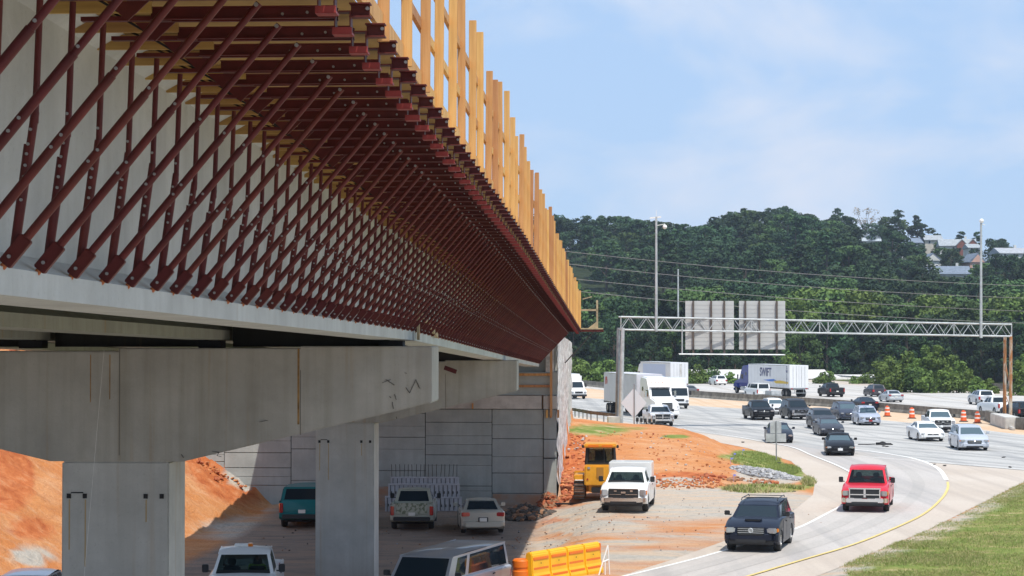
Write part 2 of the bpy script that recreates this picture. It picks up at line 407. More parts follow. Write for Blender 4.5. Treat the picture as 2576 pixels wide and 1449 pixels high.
    if kind in ('sedan', 'pickup'): cuts = [(.13, .50), (.54, .87)]
    elif kind == 'van': cuts = [(.10, .27), (.32, .965)]
    else: cuts = [(.10, .36), (.39, .66), (.69, .95)]
    if doors == 2 and pick: cuts = [(.14, .80)]
    uu = [0] + [c for p in cuts for c in p] + [1]
    for s in (1, -1):
        q = [A(s), D(s), C(s), Bq(s)]
        quadgrid(cabm, q, uu, [0, .07, .90, 1], {(2 * i + 1, 1) for i in range(len(cuts))})
        nn = Vector((0, s, .25))
        for a, b in cuts: pane(q, a, b, .07, .90, nn).build('side_window', M_GLASS if (not clear or a > .3) else GL, root)
    # crowned roof, part of the cabin shell
    nx, ny = 8, 8; rv = []
    for i in range(nx + 1):
        for j in range(ny + 1):
            u = i / nx; v = j / ny * 2 - 1
            x = g.rf + .015 + (g.rr - g.rf - .03) * u; z = zt - .012 - fd * max(0, 1 - u * 3.2) ** 1.6 + .055 * (1 - abs(2 * u - 1) ** 3) * (1 - abs(v) ** 3) + .012 * (1 - v * v)
            rv.append((x, v * (wr + .012) , z))
    cabm.add(rv, [(i * (ny + 1) + j, (i + 1) * (ny + 1) + j, (i + 1) * (ny + 1) + j + 1, i * (ny + 1) + j + 1) for i in range(nx) for j in range(ny)])
    for s in (1, -1): cabm.bar((g.rf + .01, s * (wr + .004), zt - .008 - fd), (g.rr - .0, s * (wr + .004), zt - .018), .035, .035)
    cabm.build('cabin_frame', P, root, smooth=30)
    if clear:
        part('seat', root, M_SEAT, ((.25 + (g.cx - 1) * .8, .38, 1.0 * H / 1.9), (.25, .5, .75)), ((.25 + (g.cx - 1) * .8, .38, H - .42), (.14, .26, .22)), bevel=.04)
        part('seat', root, M_SEAT, ((.25 + (g.cx - 1) * .8, -.38, 1.0 * H / 1.9), (.25, .5, .75)), ((.25 + (g.cx - 1) * .8, -.38, H - .42), (.14, .26, .22)), bevel=.04)
        part('dashboard', root, M_TRIM, ((g.cx - .25, 0, g.cz - .0), (.35, W - .4, .12)), bevel=.03)
    # wheels
    tw = .25 if kind in ('pickup', 'suv', 'van') else .21
    for x in (g.wf, g.wr):
        for s in (1, -1): wheel(root, x, s * (W / 2 - tw / 2 - .015), g.r, tw, s, dark_rim)
    # lamps, grille, plates, mirrors
    xg = xf - .075; hzm = g.hz - .17
    lw, lh = {'car': (.40, .14), 'truck': (.26, .27), 'ram': (.27, .22), 'suv': (.38, .19), 'van': (.28, .24)}[front]
    for s in (1, -1):
        yl = s * (W / 2 - lw / 2 - .06); xl = xf - .155 - (.0 if front != 'car' else .02)
        part('headlight', root, M_LAMP, ((xl + .02, yl, hzm - (.0 if front == 'car' else .03)), (.16, lw, lh), -s * .38), bevel=.03)
        if detail: part('turn_signal', root, M_AMBER, ((xl - .06, s * (W / 2 - .035), hzm - .02), (.13, .06, lh * .7), -s * .3), bevel=.015)
    gw = W - 2 * lw - .22
    gz = {'car': (hzm - .06, .14), 'truck': (hzm - .06, .40), 'ram': (hzm - .08, .50), 'suv': (hzm - .04, .24), 'van': (hzm - .04, .28)}[front]
    gr = part('grille', root, M_TRIM, ((xg - .01, 0, gz[0]), (.10, gw, gz[1])), bevel=.02)
    cb = MB()
    if front == 'truck':
        cb.box((xg + .045, 0, gz[0] + gz[1] / 2), (.03, gw * .98, .03)); cb.box((xg + .055, 0, gz[0] + .05), (.02, .20, .08))
        for s in (1, -1): cb.box((xg + .05, s * gw * .27, gz[0] + .11), (.02, .12, .07)); cb.box((xg + .045, s * gw * .27, gz[0] - .04), (.015, gw * .4, .02))
    elif front == 'ram':
        cb.box((xg + .04, 0, gz[0] + gz[1] / 2 + .01), (.05, gw + .12, .06)); cb.box((xg + .045, 0, gz[0]), (.035, .09, gz[1]))
        cb.box((xg + .045, 0, gz[0] + .0), (.035, gw, .045)); cb.box((xg + .045, gw / 2 + .02, gz[0]), (.04, .05, gz[1])); cb.box((xg + .045, -gw / 2 - .02, gz[0]), (.04, .05, gz[1]))
        cb.box((xg + .04, 0, gz[0] - gz[1] / 2), (.03, gw, .05))
    elif front == 'suv':
        for k in (-.07, .0, .07): cb.box((xg + .045, 0, gz[0] + k), (.02, gw * .97, .016))
        cb.lathe([(.045, 0), (.07, .012), (.095, 0)], (xg + .06, 0, gz[0] + .01), 'x', 18)
        cb.box((xg + .063, 0, gz[0] + .02), (.012, .14, .02)); cb.box((xg + .063, 0, gz[0] + .0), (.012, .02, .13))
    else:
        cb.box((xg + .05, 0, gz[0] + .03), (.02, gw * .9, .018)); cb.box((xg + .05, 0, gz[0] - .03), (.02, gw * .9, .018))
        cb.lathe([(.03, 0), (.05, .01), (.065, 0)], (xg + .055, 0, gz[0] + .01), 'x', 14)
    cb.build('grille_trim', M_CHROME if front != 'suv' else M_GALV, gr, bevel=0)
    if fplate: part('front_plate', root, mat('front plate ' + str(fplate), fplate, .4), ((xf + .03, 0, frontb + .20), (.02, .31, .16)), bevel=.004)
    # bumpers
    bm_ = M_CHROME if front in ('truck', 'ram') else (P if front != 'van' else M_TRIM)
    part('front_bumper', root, bm_, ((xf - .06, 0, frontb + .17), (.16, W - .42, .20)), ((xf - .15, W / 2 - .19, frontb + .17), (.16, .34, .20), -.42), ((xf - .15, -W / 2 + .19, frontb + .17), (.16, .34, .20), .42), bevel=.03)
    if front in ('truck', 'ram', 'suv'): part('valance', root, M_TRIM, ((xf - .16, 0, frontb + .0), (.14, W - .36, .15)), bevel=.02)
    if detail and front in ('suv', 'ram'):
        for s in (1, -1): part('fog_light', root, M_LAMP, ((xf - .06, s * (W / 2 - .36), frontb + .18), (.10, .17, .09), -s * .38), bevel=.02)
    if front == 'suv': part('skid_plate', root, M_GALV, ((xf - .045, 0, frontb + .055), (.10, W * .5, .03)), bevel=.005)
    part('air_intake', root, M_TRIM, ((xf - .05, 0, frontb + .06), (.15, W * .56, .12)), ((xf - .035, 0, frontb + .28), (.10, W * .45, .05)), bevel=.01)
    if plate: part('number_plate', root, M_PLATE, ((xr - .012, 0, rearb + .34), (.03, .31, .155)), bevel=.004)
    tl = {'pickup': (.15, .42), 'sedan': (.34, .17), 'van': (.13, .50), 'minivan': (.22, .42), 'suv': (.20, .36), 'cuv': (.26, .28)}[kind]
    for s in (1, -1):
        part('taillight', root, M_TAIL, ((xr + .085, s * (W / 2 - tl[0] / 2 - .015), g.dz - .12 - tl[1] / 2 + (.0 if kind != 'sedan' else .04)), (.16, tl[0], tl[1]), s * .35), bevel=.02)
    part('rear_bumper', root, M_CHROME if (pick and front in ('ram', 'truck')) else (M_TRIM if pick else P), ((xr + .02, 0, rearb + .12), (.16, W - .30, .19)), bevel=.03)
    for s in (1, -1):
        mz = .12 if not pick else .20
        part('side_mirror', root, M_TRIM if (pick or front in ('suv', 'van', 'truck')) else P, ((g.cx - .32, s * (W / 2 + .12), g.cz + .06 + mz / 4), (.12, .19, mz + .04)), ((g.cx - .30, s * (W / 2 + .01), g.cz + .03), (.06, .14, .04)), bevel=.02)
    if detail or kind in ('suv', 'minivan'):
        for s in (1, -1):
            xs = [g.cx - .12, (g.cx + (g.bx if pick else g.wr + ra)) / 2, (g.bx + .08 if pick else g.wr + ra * .7)] if not (pick and doors == 2) else [g.cx - .12, g.bx + .08]
            for a, b in zip(xs, xs[1:]):
                d = MB(); yy = s * (W / 2 + .001); zt2 = g.cz - .13; zl = g.gc + .13
                d.prism([(a - .02, zl), (a - .02, zt2), (b + .02, zt2), (b + .02, zl)], 'y', yy - s * .004, yy + s * .010)
                dd = d.build('door', P, root, bevel=.006)
                part('handle', dd, M_TRIM if detail else P, ((b + .14, s * (W / 2 + .03), zt2 - .06), (.17, .035, .035)), bevel=.008)
    if rack:
        for s in (1, -1):
            r_ = MB(); r_.path([(g.rf - .25, s * (wr - .06), H), (g.rf - .38, s * (wr - .06), H + .07), (g.rr + .35, s * (wr - .06), H + .07), (g.rr + .22, s * (wr - .06), H)], .018)
            r_.build('roof_rail', M_TRIM, root, smooth=True)
        part('roof_rail', root, M_TRIM, ((g.rf - .6, 0, H + .075), (.05, 2 * wr - .1, .025)), ((g.rr + .7, 0, H + .075), (.05, 2 * wr - .1, .025)))
    if scoop: part('hood_scoop', root, P, ((1.62, 0, g.hz + .12), (.42, .62, .07)), bevel=.03); part('scoop_opening', root, M_TRIM, ((1.836, 0, g.hz + .115), (.02, .50, .035)), bevel=.004)
    if kind == 'sedan' and detail: part('license_recess', root, M_TRIM, ((xr + .03, 0, rearb + .34), (.03, .42, .2)))
    if cap:   # camper shell over the bed
        cpm = MB(); xa, xb_ = g.bx + .02, xr + .12; wz = W / 2 - .06; wt = W / 2 - .20; zt2 = H - .03 + cap
        v = [Vector((x, s * w, z)) for x in (xa, xb_) for s, w, z in ((1, wz, g.dz - .02), (-1, wz, g.dz - .02), (-1, wt, zt2), (1, wt, zt2))]
        v[6].x += .18; v[7].x += .18
        cpm.add(v, [(0, 1, 2, 3), (3, 2, 6, 7), (0, 3, 7, 4), (1, 5, 6, 2)])
        quadgrid(cpm, [v[5], v[4], v[7], v[6]], [0, .08, .92, 1], [0, .08, .86, 1], {(1, 1)})
        cpm.build('camper_shell', P, root, bevel=.02)
        pane([v[5], v[4], v[7], v[6]], .08, .92, .08, .86, Vector((-1, 0, .3))).build('shell_window', M_GLASS, root)
        for s in (1, -1):
            q = [Vector((xa - .2, s * (wz + .002), g.dz + .06)), Vector((xb_ + .3, s * (wz + .002), g.dz + .06)), Vector((xb_ + .4, s * (wt + .06), zt2 - .1)), Vector((xa - .2, s * (wt + .06), zt2 - .1))]
            pane(q, 0, 1, 0, 1, Vector((0, s, .3))).build('shell_window', M_GLASS, root)
    return root, g, P

def tubeperson(name, pts, edges, radii, mat_, parent=None, sub=1):
    me = bpy.data.meshes.new(name); me.from_pydata(pts, edges, []); me.materials.append(mat_)
    o = bpy.data.objects.new(name, me); COL.objects.link(o)
    if parent is not None: o.parent = parent
    sk = o.modifiers.new('skin', 'SKIN'); sk.use_smooth_shade = True
    for i, r in enumerate(radii):
        me.skin_vertices[0].data[i].radius = (r, r) if not isinstance(r, tuple) else r
    me.skin_vertices[0].data[0].use_root = True
    s = o.modifiers.new('sub', 'SUBSURF'); s.levels = sub; s.render_levels = sub
    return o
def text_mesh(body, size, m, depth=.004, bold=0):
    c = bpy.data.curves.new('t', 'FONT'); c.body = body; c.size = size; c.align_x = 'CENTER'; c.align_y = 'CENTER'; c.extrude = depth; c.offset = bold
    o = bpy.data.objects.new('t', c); COL.objects.link(o)
    dg = bpy.context.evaluated_depsgraph_get(); me = bpy.data.meshes.new_from_object(o.evaluated_get(dg)); me.materials.clear(); me.materials.append(m)
    bpy.data.objects.remove(o); bpy.data.curves.remove(c)
    return me
# ---------------------------------------------------------------- terrain
def W2(pts, z=0.0): return [gp(u, v, z) for u, v in pts]
EDGE = [(300, 942), (900, 1000), (1300, 1046), (1440, 1057), (1560, 1073), (1720, 1096), (1880, 1127), (1990, 1160), (2050, 1215), (2045, 1245), (1990, 1290), (1880, 1340), (1700, 1405), (1520, 1462), (1200, 1560), (600, 1800)]
GRASSR = [(1700, 1600), (2000, 1470), (2100, 1432), (2200, 1388), (2330, 1335), (2430, 1285), (2510, 1245), (2576, 1213), (2800, 1120), (3600, 1050)]
FAR = [(3600, 1010), (2800, 998), (2576, 984), (2250, 968), (2030, 953), (1700, 934), (1440, 915), (1000, 893), (300, 868)]
edge_w = np.array([(p.x, p.y) for p in W2(EDGE)])
gr_w = np.array([(p.x, p.y) for p in W2(GRASSR)])
road_poly = np.array([(p.x, p.y) for p in W2(EDGE + GRASSR + FAR)])

def inside(poly, X, Y):
    c = np.zeros(X.shape, bool); n = len(poly); j = n - 1
    for i in range(n):
        xi, yi = poly[i]; xj, yj = poly[j]
        c ^= ((yi > Y) != (yj > Y)) & (X < (xj - xi) * (Y - yi) / (yj - yi + 1e-12) + xi); j = i
    return c
def dist(poly, X, Y, closed=True):
    d = np.full(X.shape, 1e9); n = len(poly)
    for i in range(n if closed else n - 1):
        a = poly[i]; b = poly[(i + 1) % n]; ab = b - a
        t = np.clip(((X - a[0]) * ab[0] + (Y - a[1]) * ab[1]) / (ab @ ab), 0, 1)
        d = np.minimum(d, np.hypot(X - a[0] - t * ab[0], Y - a[1] - t * ab[1]))
    return d
def sst(x): x = np.clip(x, 0, 1); return x * x * (3 - 2 * x)
RID_U = [(900, 600), (1250, 590), (1380, 560), (1450, 570), (1560, 568), (1700, 590), (1850, 552), (1950, 555), (2050, 590), (2200, 590), (2350, 600), (2470, 612), (2576, 655), (2900, 690), (3400, 720)]
def ridge_z(X):
    u = CU + F_PX * X / 760.0
    v = np.interp(u, [a for a, b in RID_U], [b for a, b in RID_U])
    return CAMZ + (850 - v) * 760 / F_PX - 9.0
def hill(X, Y):
    r = ridge_z(X)
    k = sst((Y - 395) / 350.0)
    k2 = np.clip((Y - 395) / 360.0, 0, 1)
    return -1.2 + (r + 1.2) * (.55 * k + .45 * k2) - np.clip(Y - 800, 0, 400) * .05
def terr(X, Y):
    X = np.asarray(X, float); Y = np.asarray(Y, float)
    und = -.78 + .33 * sst((Y - 88) / 12)
    base = und + (.08 - und) * sst((X - .8 + np.clip(82 - Y, 0, 30) * .13) / 3.2)
    base = np.where(Y > 150, base * np.clip((170 - Y) / 20, 0, 1) - .05, base)
    # grassy verge on the right
    dg = dist(gr_w, X, Y, False); rightside = (X > np.interp(Y, gr_w[::1, 1][:9], gr_w[:9, 0]))
    # dirt mound in front of the highway
    Hc = np.interp(X, [-3, 3.8, 6.9, 10.2, 11.5, 12.7, 13.5, 15.2], [2.25, 2.2, 1.85, 1.7, 1.4, 1.0, .6, 0])
    up = sst((Y - 98.5 - np.clip(X - 7, 0, 9) * .35) / 29.0) ** .8; dn = 1 - sst((Y - 136) / 16)
    mound = Hc * up * dn
    # red bank on the far left
    toe = -16.5 + (Y - 71) * (4.6 / 27)
    bank = np.clip((toe - X) * .62, 0, 7.5) * sst((Y - 40) / 25)
    bank = np.where(bank > 0, bank, 0)
    behind = np.where((Y > 99.6) & (X < np.minimum(1.9 + (Y - 99) * .051, .0275 * Y - .1 + np.clip(131 - Y, 0, 1) * 9)), 6.0 * sst((Y - 99.6) / 1.0), 0) * (1 - sst((Y - 175) / 45))
    h = base + mound * (behind < .5) + bank
    h = np.where(behind > 0.5, np.maximum(h, behind - .5), h)
    ins = inside(road_poly, X, Y); d = dist(road_poly, X, Y)
    h = np.where(ins, -.02 - .16 * np.clip((d - 2.0) / 3.0, 0, 1), h)
    h = np.where(~ins, h * np.clip(d / 1.5, 0, 1) - .008, h)
    far = sst((Y - 330) / 60)
    hh = hill(X, Y)
    h = np.where(Y > 330, np.where(ins, h, h * (1 - far) + np.where(Y > 395, hh, -1.2) * far), h)
    return h
def th(x, y): return float(terr(np.array([x]), np.array([y]))[0])
def tz(u, v, z0=0.0):
    z = z0
    for _ in range(6):
        p = gp(u, v, z); z = .5 * z + .5 * th(p.x, p.y)
    p = gp(u, v, z); return Vector((p.x, p.y, th(p.x, p.y)))

def axis(segs):
    out = []
    for a, b, st in segs: out += list(np.arange(a, b, st))
    return np.array(out + [segs[-1][1]])
xs = axis([(-1500, -200, 130), (-200, -60, 14), (-60, -30, 3), (-30, 30, .45), (30, 70, 2), (70, 240, 8), (240, 1500, 120)])
ys = axis([(-200, 20, 20), (20, 55, 2), (55, 155, .55), (155, 420, 5), (420, 860, 12), (860, 1300, 60), (1300, 3500, 400)])
XX, YY = np.meshgrid(xs, ys); ZZ = terr(XX, YY)
rough = np.zeros_like(ZZ)
for j in range(ZZ.shape[0]):
    if 50 < ys[j] < 160:
        for i in range(ZZ.shape[1]):
            x, y = XX[j, i], YY[j, i]
            if -32 < x < 32:
                a = noise.noise(Vector((x * .9, y * .9, 0))) * .5 + noise.noise(Vector((x * 2.3, y * 2.3, 3))) * .5
                rough[j, i] = a
ins = inside(road_poly, XX, YY); dd = dist(road_poly, XX, YY)
slope_amt = np.clip(np.abs(np.gradient(ZZ, axis=0)) * 3 + np.abs(np.gradient(ZZ, axis=1)) * 3, 0, 1)
ZZ = ZZ + np.where(ins | (XX > 20), 0, rough * (.05 + .50 * slope_amt) * np.clip(dd / 2, 0, 1)) * (XX > -40)
ny_, nx_ = ZZ.shape
verts = [(float(XX[j, i]), float(YY[j, i]), float(ZZ[j, i])) for j in range(ny_) for i in range(nx_)]
faces = [(j * nx_ + i, j * nx_ + i + 1, (j + 1) * nx_ + i + 1, (j + 1) * nx_ + i) for j in range(ny_ - 1) for i in range(nx_ - 1)]
me = bpy.data.meshes.new('ground'); me.from_pydata(verts, [], faces)
me.polygons.foreach_set('use_smooth', [True] * len(me.polygons))
# what covers the ground: R gravel, G grass, B deep red soil
Xf = XX.ravel(); Yf = YY.ravel(); Zf = ZZ.ravel()
with np.errstate(all='ignore'):
    dz = Zf - CAMZ; zz = Yf * math.cos(PITCH) + dz * math.sin(PITCH)
    U = CU + F_PX * Xf / zz; V = CV - F_PX * (dz * math.cos(PITCH) - Yf * math.sin(PITCH)) / zz
vis = (Yf > 20)
def blob(u, v, ru, rv, s=1.0, rot=0):
    a = (U - u); b = (V - v); c, s_ = math.cos(R(rot)), math.sin(R(rot)); p = (a * c + b * s_) / ru; q = (-a * s_ + b * c) / rv
    return s * np.clip(1.35 - np.sqrt(p * p + q * q), 0, 1) / .6
grav = np.zeros_like(U); grs = np.zeros_like(U); deep = np.zeros_like(U)
for a in [(1760, 1265, 270, 34, 1, 0), (1700, 1215, 60, 14, .9, 0), (1980, 1262, 90, 18, .8, 0), (1500, 1325, 130, 16, .7), (1560, 1365, 140, 12, .35), (1650, 1398, 200, 14, .55), (1460, 1290, 90, 14, .6), (1940, 1197, 80, 20, .8), (600, 1215, 45, 6, .9, 35), (1150, 1370, 300, 30, .5), (600, 1330, 120, 30, .35), (80, 1400, 60, 20, .5)]: grav = np.maximum(grav, blob(*a))
for a in [(1500, 1082, 90, 16, .52), (1600, 1078, 40, 6, .3), (1905, 1158, 62, 20, 1.1, 12), (1970, 1180, 50, 13, 1.1, 15), (1700, 1098, 40, 5, .6), (1920, 1228, 110, 12, .6), (2035, 1215, 16, 14, .8), (1830, 1150, 30, 10, .4)]: grs = np.maximum(grs, blob(*a))
for a in [(1440, 1180, 40, 80, 1.0), (560, 1185, 100, 60, .9, 38), (20, 1200, 60, 80, .9), (1720, 1200, 90, 12, .8), (1385, 1290, 40, 20, .9), (80, 1330, 60, 30, .5), (1400, 1310, 45, 8, .8)]: deep = np.maximum(deep, blob(*a))
rightg = (Yf > 40) & (Yf < 330) & (U > np.interp(V, [1050, 1120, 1213, 1245, 1285, 1335, 1388, 1432, 1470, 1600], [3600, 2800, 2576, 2510, 2430, 2330, 2200, 2100, 2000, 1700]) + 4) & (V > 1050)
grs = np.where(rightg, np.clip(dist(gr_w, Xf, Yf, False) / 2.6, 0, 1) * 1.15, grs); grav = np.where(rightg, .8, grav)
farg = (Yf > 185) & ~ins.ravel()
grs = np.where(farg, 1.3, grs); grav = np.where(farg, 0, grav); deep = np.where(farg, 0, deep)
yard = ((Yf < 100) & (Xf > -12) & (Xf < 14)) * .28
grav = np.maximum(grav, np.where(rightg, .8, yard)); grav = np.where(Yf < 52, 1.2, grav)  # unseen near ground turned to gravel to keep bounced light neutral
ok = np.ones_like(U)
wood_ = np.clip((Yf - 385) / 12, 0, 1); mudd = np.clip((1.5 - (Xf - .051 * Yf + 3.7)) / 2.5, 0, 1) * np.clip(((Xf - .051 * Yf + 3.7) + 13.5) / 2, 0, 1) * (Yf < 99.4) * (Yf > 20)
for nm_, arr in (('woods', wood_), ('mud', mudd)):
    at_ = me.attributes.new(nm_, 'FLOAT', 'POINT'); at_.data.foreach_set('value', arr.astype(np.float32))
colr = np.stack([grav * ok, grs * ok, deep * ok, np.ones_like(U)], 1).astype(np.float32)
ca = me.color_attributes.new('cover', 'FLOAT_COLOR', 'POINT'); ca.data.foreach_set('color', colr.ravel())
m = bpy.data.materials.new('bare earth and gravel'); m.use_nodes = True; t = m.node_tree; p = t.nodes['Principled BSDF']; p.inputs['Roughness'].default_value = .95; p.inputs['Specular IOR Level'].default_value = .15
tcn = t.nodes.new('ShaderNodeTexCoord'); att = t.nodes.new('ShaderNodeAttribute'); att.attribute_name = 'cover'; sep = t.nodes.new('ShaderNodeSeparateColor'); t.links.new(att.outputs['Color'], sep.inputs[0])
def NZ(scale, det=5, st=(1, 1, 1), ro=.6):
    mp = t.nodes.new('ShaderNodeMapping'); mp.inputs['Scale'].default_value = st; mp.inputs['Rotation'].default_value = (0, 0, R(-28 if st[0] != st[1] else 0)); n = t.nodes.new('ShaderNodeTexNoise'); n.inputs['Scale'].default_value = scale; n.inputs['Detail'].default_value = det; n.inputs['Roughness'].default_value = ro
    t.links.new(tcn.outputs['Object'], mp.inputs[0]); t.links.new(mp.outputs[0], n.inputs['Vector']); return n.outputs['Fac']
def RP(src, *st):
    r = t.nodes.new('ShaderNodeValToRGB'); e = r.color_ramp.elements
    while len(e) < len(st): e.new(.5)
    for k, (po, c) in enumerate(st): e[k].position = po; e[k].color = (*c, 1) if not isinstance(c, float) else (c, c, c, 1)
    t.links.new(src, r.inputs[0]); return r.outputs[0]
def MX(fac, a, b):
    x = t.nodes.new('ShaderNodeMixRGB')
    for s, i in ((fac, 0), (a, 1), (b, 2)):
        if isinstance(s, tuple): x.inputs[i].default_value = (*s, 1)
        elif isinstance(s, float): x.inputs[i].default_value = s
        else: t.links.new(s, x.inputs[i])
    return x.outputs[0]
def EDGE_M(mask, nz, w=.9):
    a = t.nodes.new('ShaderNodeMath'); a.operation = 'MULTIPLY_ADD'; t.links.new(nz, a.inputs[0]); a.inputs[1].default_value = w; t.links.new(mask, a.inputs[2])
    return RP(a.outputs[0], (.62, 0.0), (1.08, 1.0))
soil = RP(NZ(.35, 6), (.28, (.50, .175, .052)), (.48, (.56, .235, .085)), (.72, (.62, .34, .175)))
soil = MX(RP(NZ(.9, 5, (.25, 2.2, 1)), (.52, 0.0), (.75, .55)), soil, (.60, .39, .25))
soil = MX(RP(NZ(5, 5), (.54, 0.0), (.68, .55)), soil, (.40, .16, .065))
soil = MX(RP(NZ(.55, 6, (.35, 3.0, 6), .7), (.50, 0.0), (.60, .5)), soil, (.46, .19, .08))
soil = MX(RP(NZ(14, 3), (.60, 0.0), (.70, .45)), soil, (.70, .48, .32))
dps = RP(NZ(1.6, 6), (.3, (.36, .09, .03)), (.55, (.52, .17, .06)), (.75, (.60, .27, .13)))
c = MX(EDGE_M(sep.outputs[2], NZ(1.1, 5)), soil, dps)
gv = RP(NZ(3.2, 7, ro=.75), (.3, (.33, .31, .28)), (.5, (.45, .42, .37)), (.7, (.54, .47, .39)))
gv = MX(RP(NZ(.5, 4, (.4, 1.6, 1)), (.42, 0.0), (.66, .8)), gv, (.60, .43, .29))
c = MX(EDGE_M(sep.outputs[0], NZ(.45, 6, (.5, 1.3, 1)), 1.0), c, gv)
gs = RP(NZ(.55, 7, ro=.7), (.34, (.12, .19, .035)), (.50, (.21, .25, .06)), (.60, (.36, .31, .13)), (.72, (.58, .45, .30)))
c = MX(EDGE_M(sep.outputs[1], NZ(1.3, 6), .8), c, gs)
aw = t.nodes.new('ShaderNodeAttribute'); aw.attribute_name = 'woods'; am = t.nodes.new('ShaderNodeAttribute'); am.attribute_name = 'mud'
c = MX(EDGE_M(am.outputs['Fac'], NZ(.6, 6), .5), c, RP(NZ(.7, 7, (.4, 1.5, 1), .7), (.32, (.20, .165, .14)), (.5, (.30, .235, .19)), (.68, (.40, .27, .19))))
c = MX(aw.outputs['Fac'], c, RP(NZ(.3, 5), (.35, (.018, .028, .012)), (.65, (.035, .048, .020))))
t.links.new(c, p.inputs['Base Color'])
bmp = t.nodes.new('ShaderNodeBump'); bmp.inputs['Strength'].default_value = .8; bmp.inputs['Distance'].default_value = .22; t.links.new(NZ(2.6, 7, ro=.7), bmp.inputs['Height']); t.links.new(bmp.outputs[0], p.inputs['Normal'])
me.materials.append(m)
gob = bpy.data.objects.new('ground', me); COL.objects.link(gob); tag(gob, kind='structure')

# ---------------------------------------------------------------- roads
def sheet(name, pts, z, m):
    q = W2(pts, z); me = bpy.data.meshes.new(name); me.from_pydata([tuple(a) for a in q], [], [tuple(range(len(q)))])
    bm = bmesh.new(); bm.from_mesh(me); bmesh.ops.triangulate(bm, faces=bm.faces); bmesh.ops.recalc_face_normals(bm, faces=bm.faces)
    if bm.faces[:] and sum(f.normal.z for f in bm.faces) < 0: bmesh.ops.reverse_faces(bm, faces=bm.faces)
    bm.to_mesh(me); bm.free(); me.materials.append(m)
    o = bpy.data.objects.new(name, me); COL.objects.link(o); return tag(o, kind='structure')
def roadmat(name, a, b, c, rot=9, tar=.25, cracks=True):
    m = bpy.data.materials.new(name); m.use_nodes = True; t = m.node_tree; p = t.nodes['Principled BSDF']; p.inputs['Roughness'].default_value = .82; p.inputs['Specular IOR Level'].default_value = .3
    tc = t.nodes.new('ShaderNodeTexCoord')
    def nz(s, d, st=(1, 1, 1)):
        mp = t.nodes.new('ShaderNodeMapping'); mp.vector_type = 'TEXTURE' if False else 'POINT'; mp.inputs['Rotation'].default_value = (0, 0, R(-rot)); mp.inputs['Scale'].default_value = st
        n = t.nodes.new('ShaderNodeTexNoise'); n.inputs['Scale'].default_value = s; n.inputs['Detail'].default_value = d; n.inputs['Roughness'].default_value = .6
        t.links.new(tc.outputs['Object'], mp.inputs[0]); t.links.new(mp.outputs[0], n.inputs['Vector']); return n.outputs['Fac']
    def rp(src, *st):
        r = t.nodes.new('ShaderNodeValToRGB'); e = r.color_ramp.elements
        while len(e) < len(st): e.new(.5)
        for k, (po, cc) in enumerate(st): e[k].position = po; e[k].color = (*cc, 1) if not isinstance(cc, float) else (cc, cc, cc, 1)
        t.links.new(src, r.inputs[0]); return r.outputs[0]
    def mx(f, x, y):
        q = t.nodes.new('ShaderNodeMixRGB'); t.links.new(f, q.inputs[0])
        for s, i in ((x, 1), (y, 2)):
            if isinstance(s, tuple): q.inputs[i].default_value = (*s, 1)
            else: t.links.new(s, q.inputs[i])
        return q.outputs[0]
    col = rp(nz(.12, 5), (.35, a), (.65, b))
    col = mx(rp(nz(.55, 4, (1, .012, 1)), (.50, 0.0), (.62, .75)), col, c)
    col = mx(rp(nz(6, 3), (.35, .25), (.6, 0.0)), col, tuple(k * .7 for k in c))
    col = mx(rp(nz(.5, 3, (.25, 2.0, 1)), (.66, 0.0), (.74, tar)), col, tuple(k * .45 for k in c))
    t.links.new(col, p.inputs['Base Color']); return m
M_SHO = roadmat('worn shoulder concrete', (.50, .425, .35), (.56, .49, .415), (.44, .375, .315))
M_HWY = roadmat('highway concrete', (.44, .43, .405), (.51, .495, .465), (.335, .33, .32), tar=.5)
M_FARC = roadmat('pale far carriageway', (.50, .485, .46), (.57, .54, .50), (.43, .39, .34), rot=13)
M_RAMP = roadmat('ramp concrete', (.47, .43, .39), (.52, .485, .45), (.385, .36, .34), rot=-24, tar=.3)
M_MED = roadmat('sandy median strip', (.62, .42, .26), (.62, .50, .37), (.56, .37, .22), rot=13)
sheet('shoulder', EDGE + GRASSR + FAR, .0, M_SHO)
NEAR_E = [(300, 932), (900, 985), (1300, 1028), (1440, 1044), (1560, 1059), (1700, 1080), (1800, 1093), (1900, 1108), (1990, 1122), (2090, 1140), (2170, 1150), (2300, 1160), (2576, 1183), (2900, 1215)]
NEAR_F = [(2900, 1125), (2576, 1094), (2450, 1079), (2210, 1056), (2000, 1039), (1883, 1029), (1700, 1018), (1440, 998), (1000, 968), (300, 915)]
sheet('highway', NEAR_E + NEAR_F, .012, M_HWY)
MED_B = [(2900, 1100), (2750, 1088), (2600, 1078), (2520, 1064), (2450, 1053), (2210, 1033), (1950, 1014), (1740, 1001), (1600, 990), (1440, 973), (1000, 946), (300, 904)]
sheet('median_strip', NEAR_F[::-1] + [(2900, 1124)] + MED_B, .006, M_MED) if False else sheet('median_strip', [(300, 915), (1000, 968), (1440, 998), (1700, 1018), (1883, 1029), (2000, 1039), (2210, 1056), (2450, 1079), (2576, 1094), (2900, 1125)] + MED_B, .006, M_MED)
sheet('far_carriageway', MED_B[::-1] + [(2900, 1030), (2576, 996), (2250, 976), (2030, 961), (1700, 942), (1440, 924), (1000, 900), (300, 872)], .013, M_FARC)
RL = [(1900, 1108), (1990, 1124), (2042, 1145), (2100, 1168), (2145, 1190), (2168, 1212), (2165, 1238), (2130, 1265), (2010, 1326), (1830, 1382), (1744, 1406), (1500, 1466), (1100, 1560)]
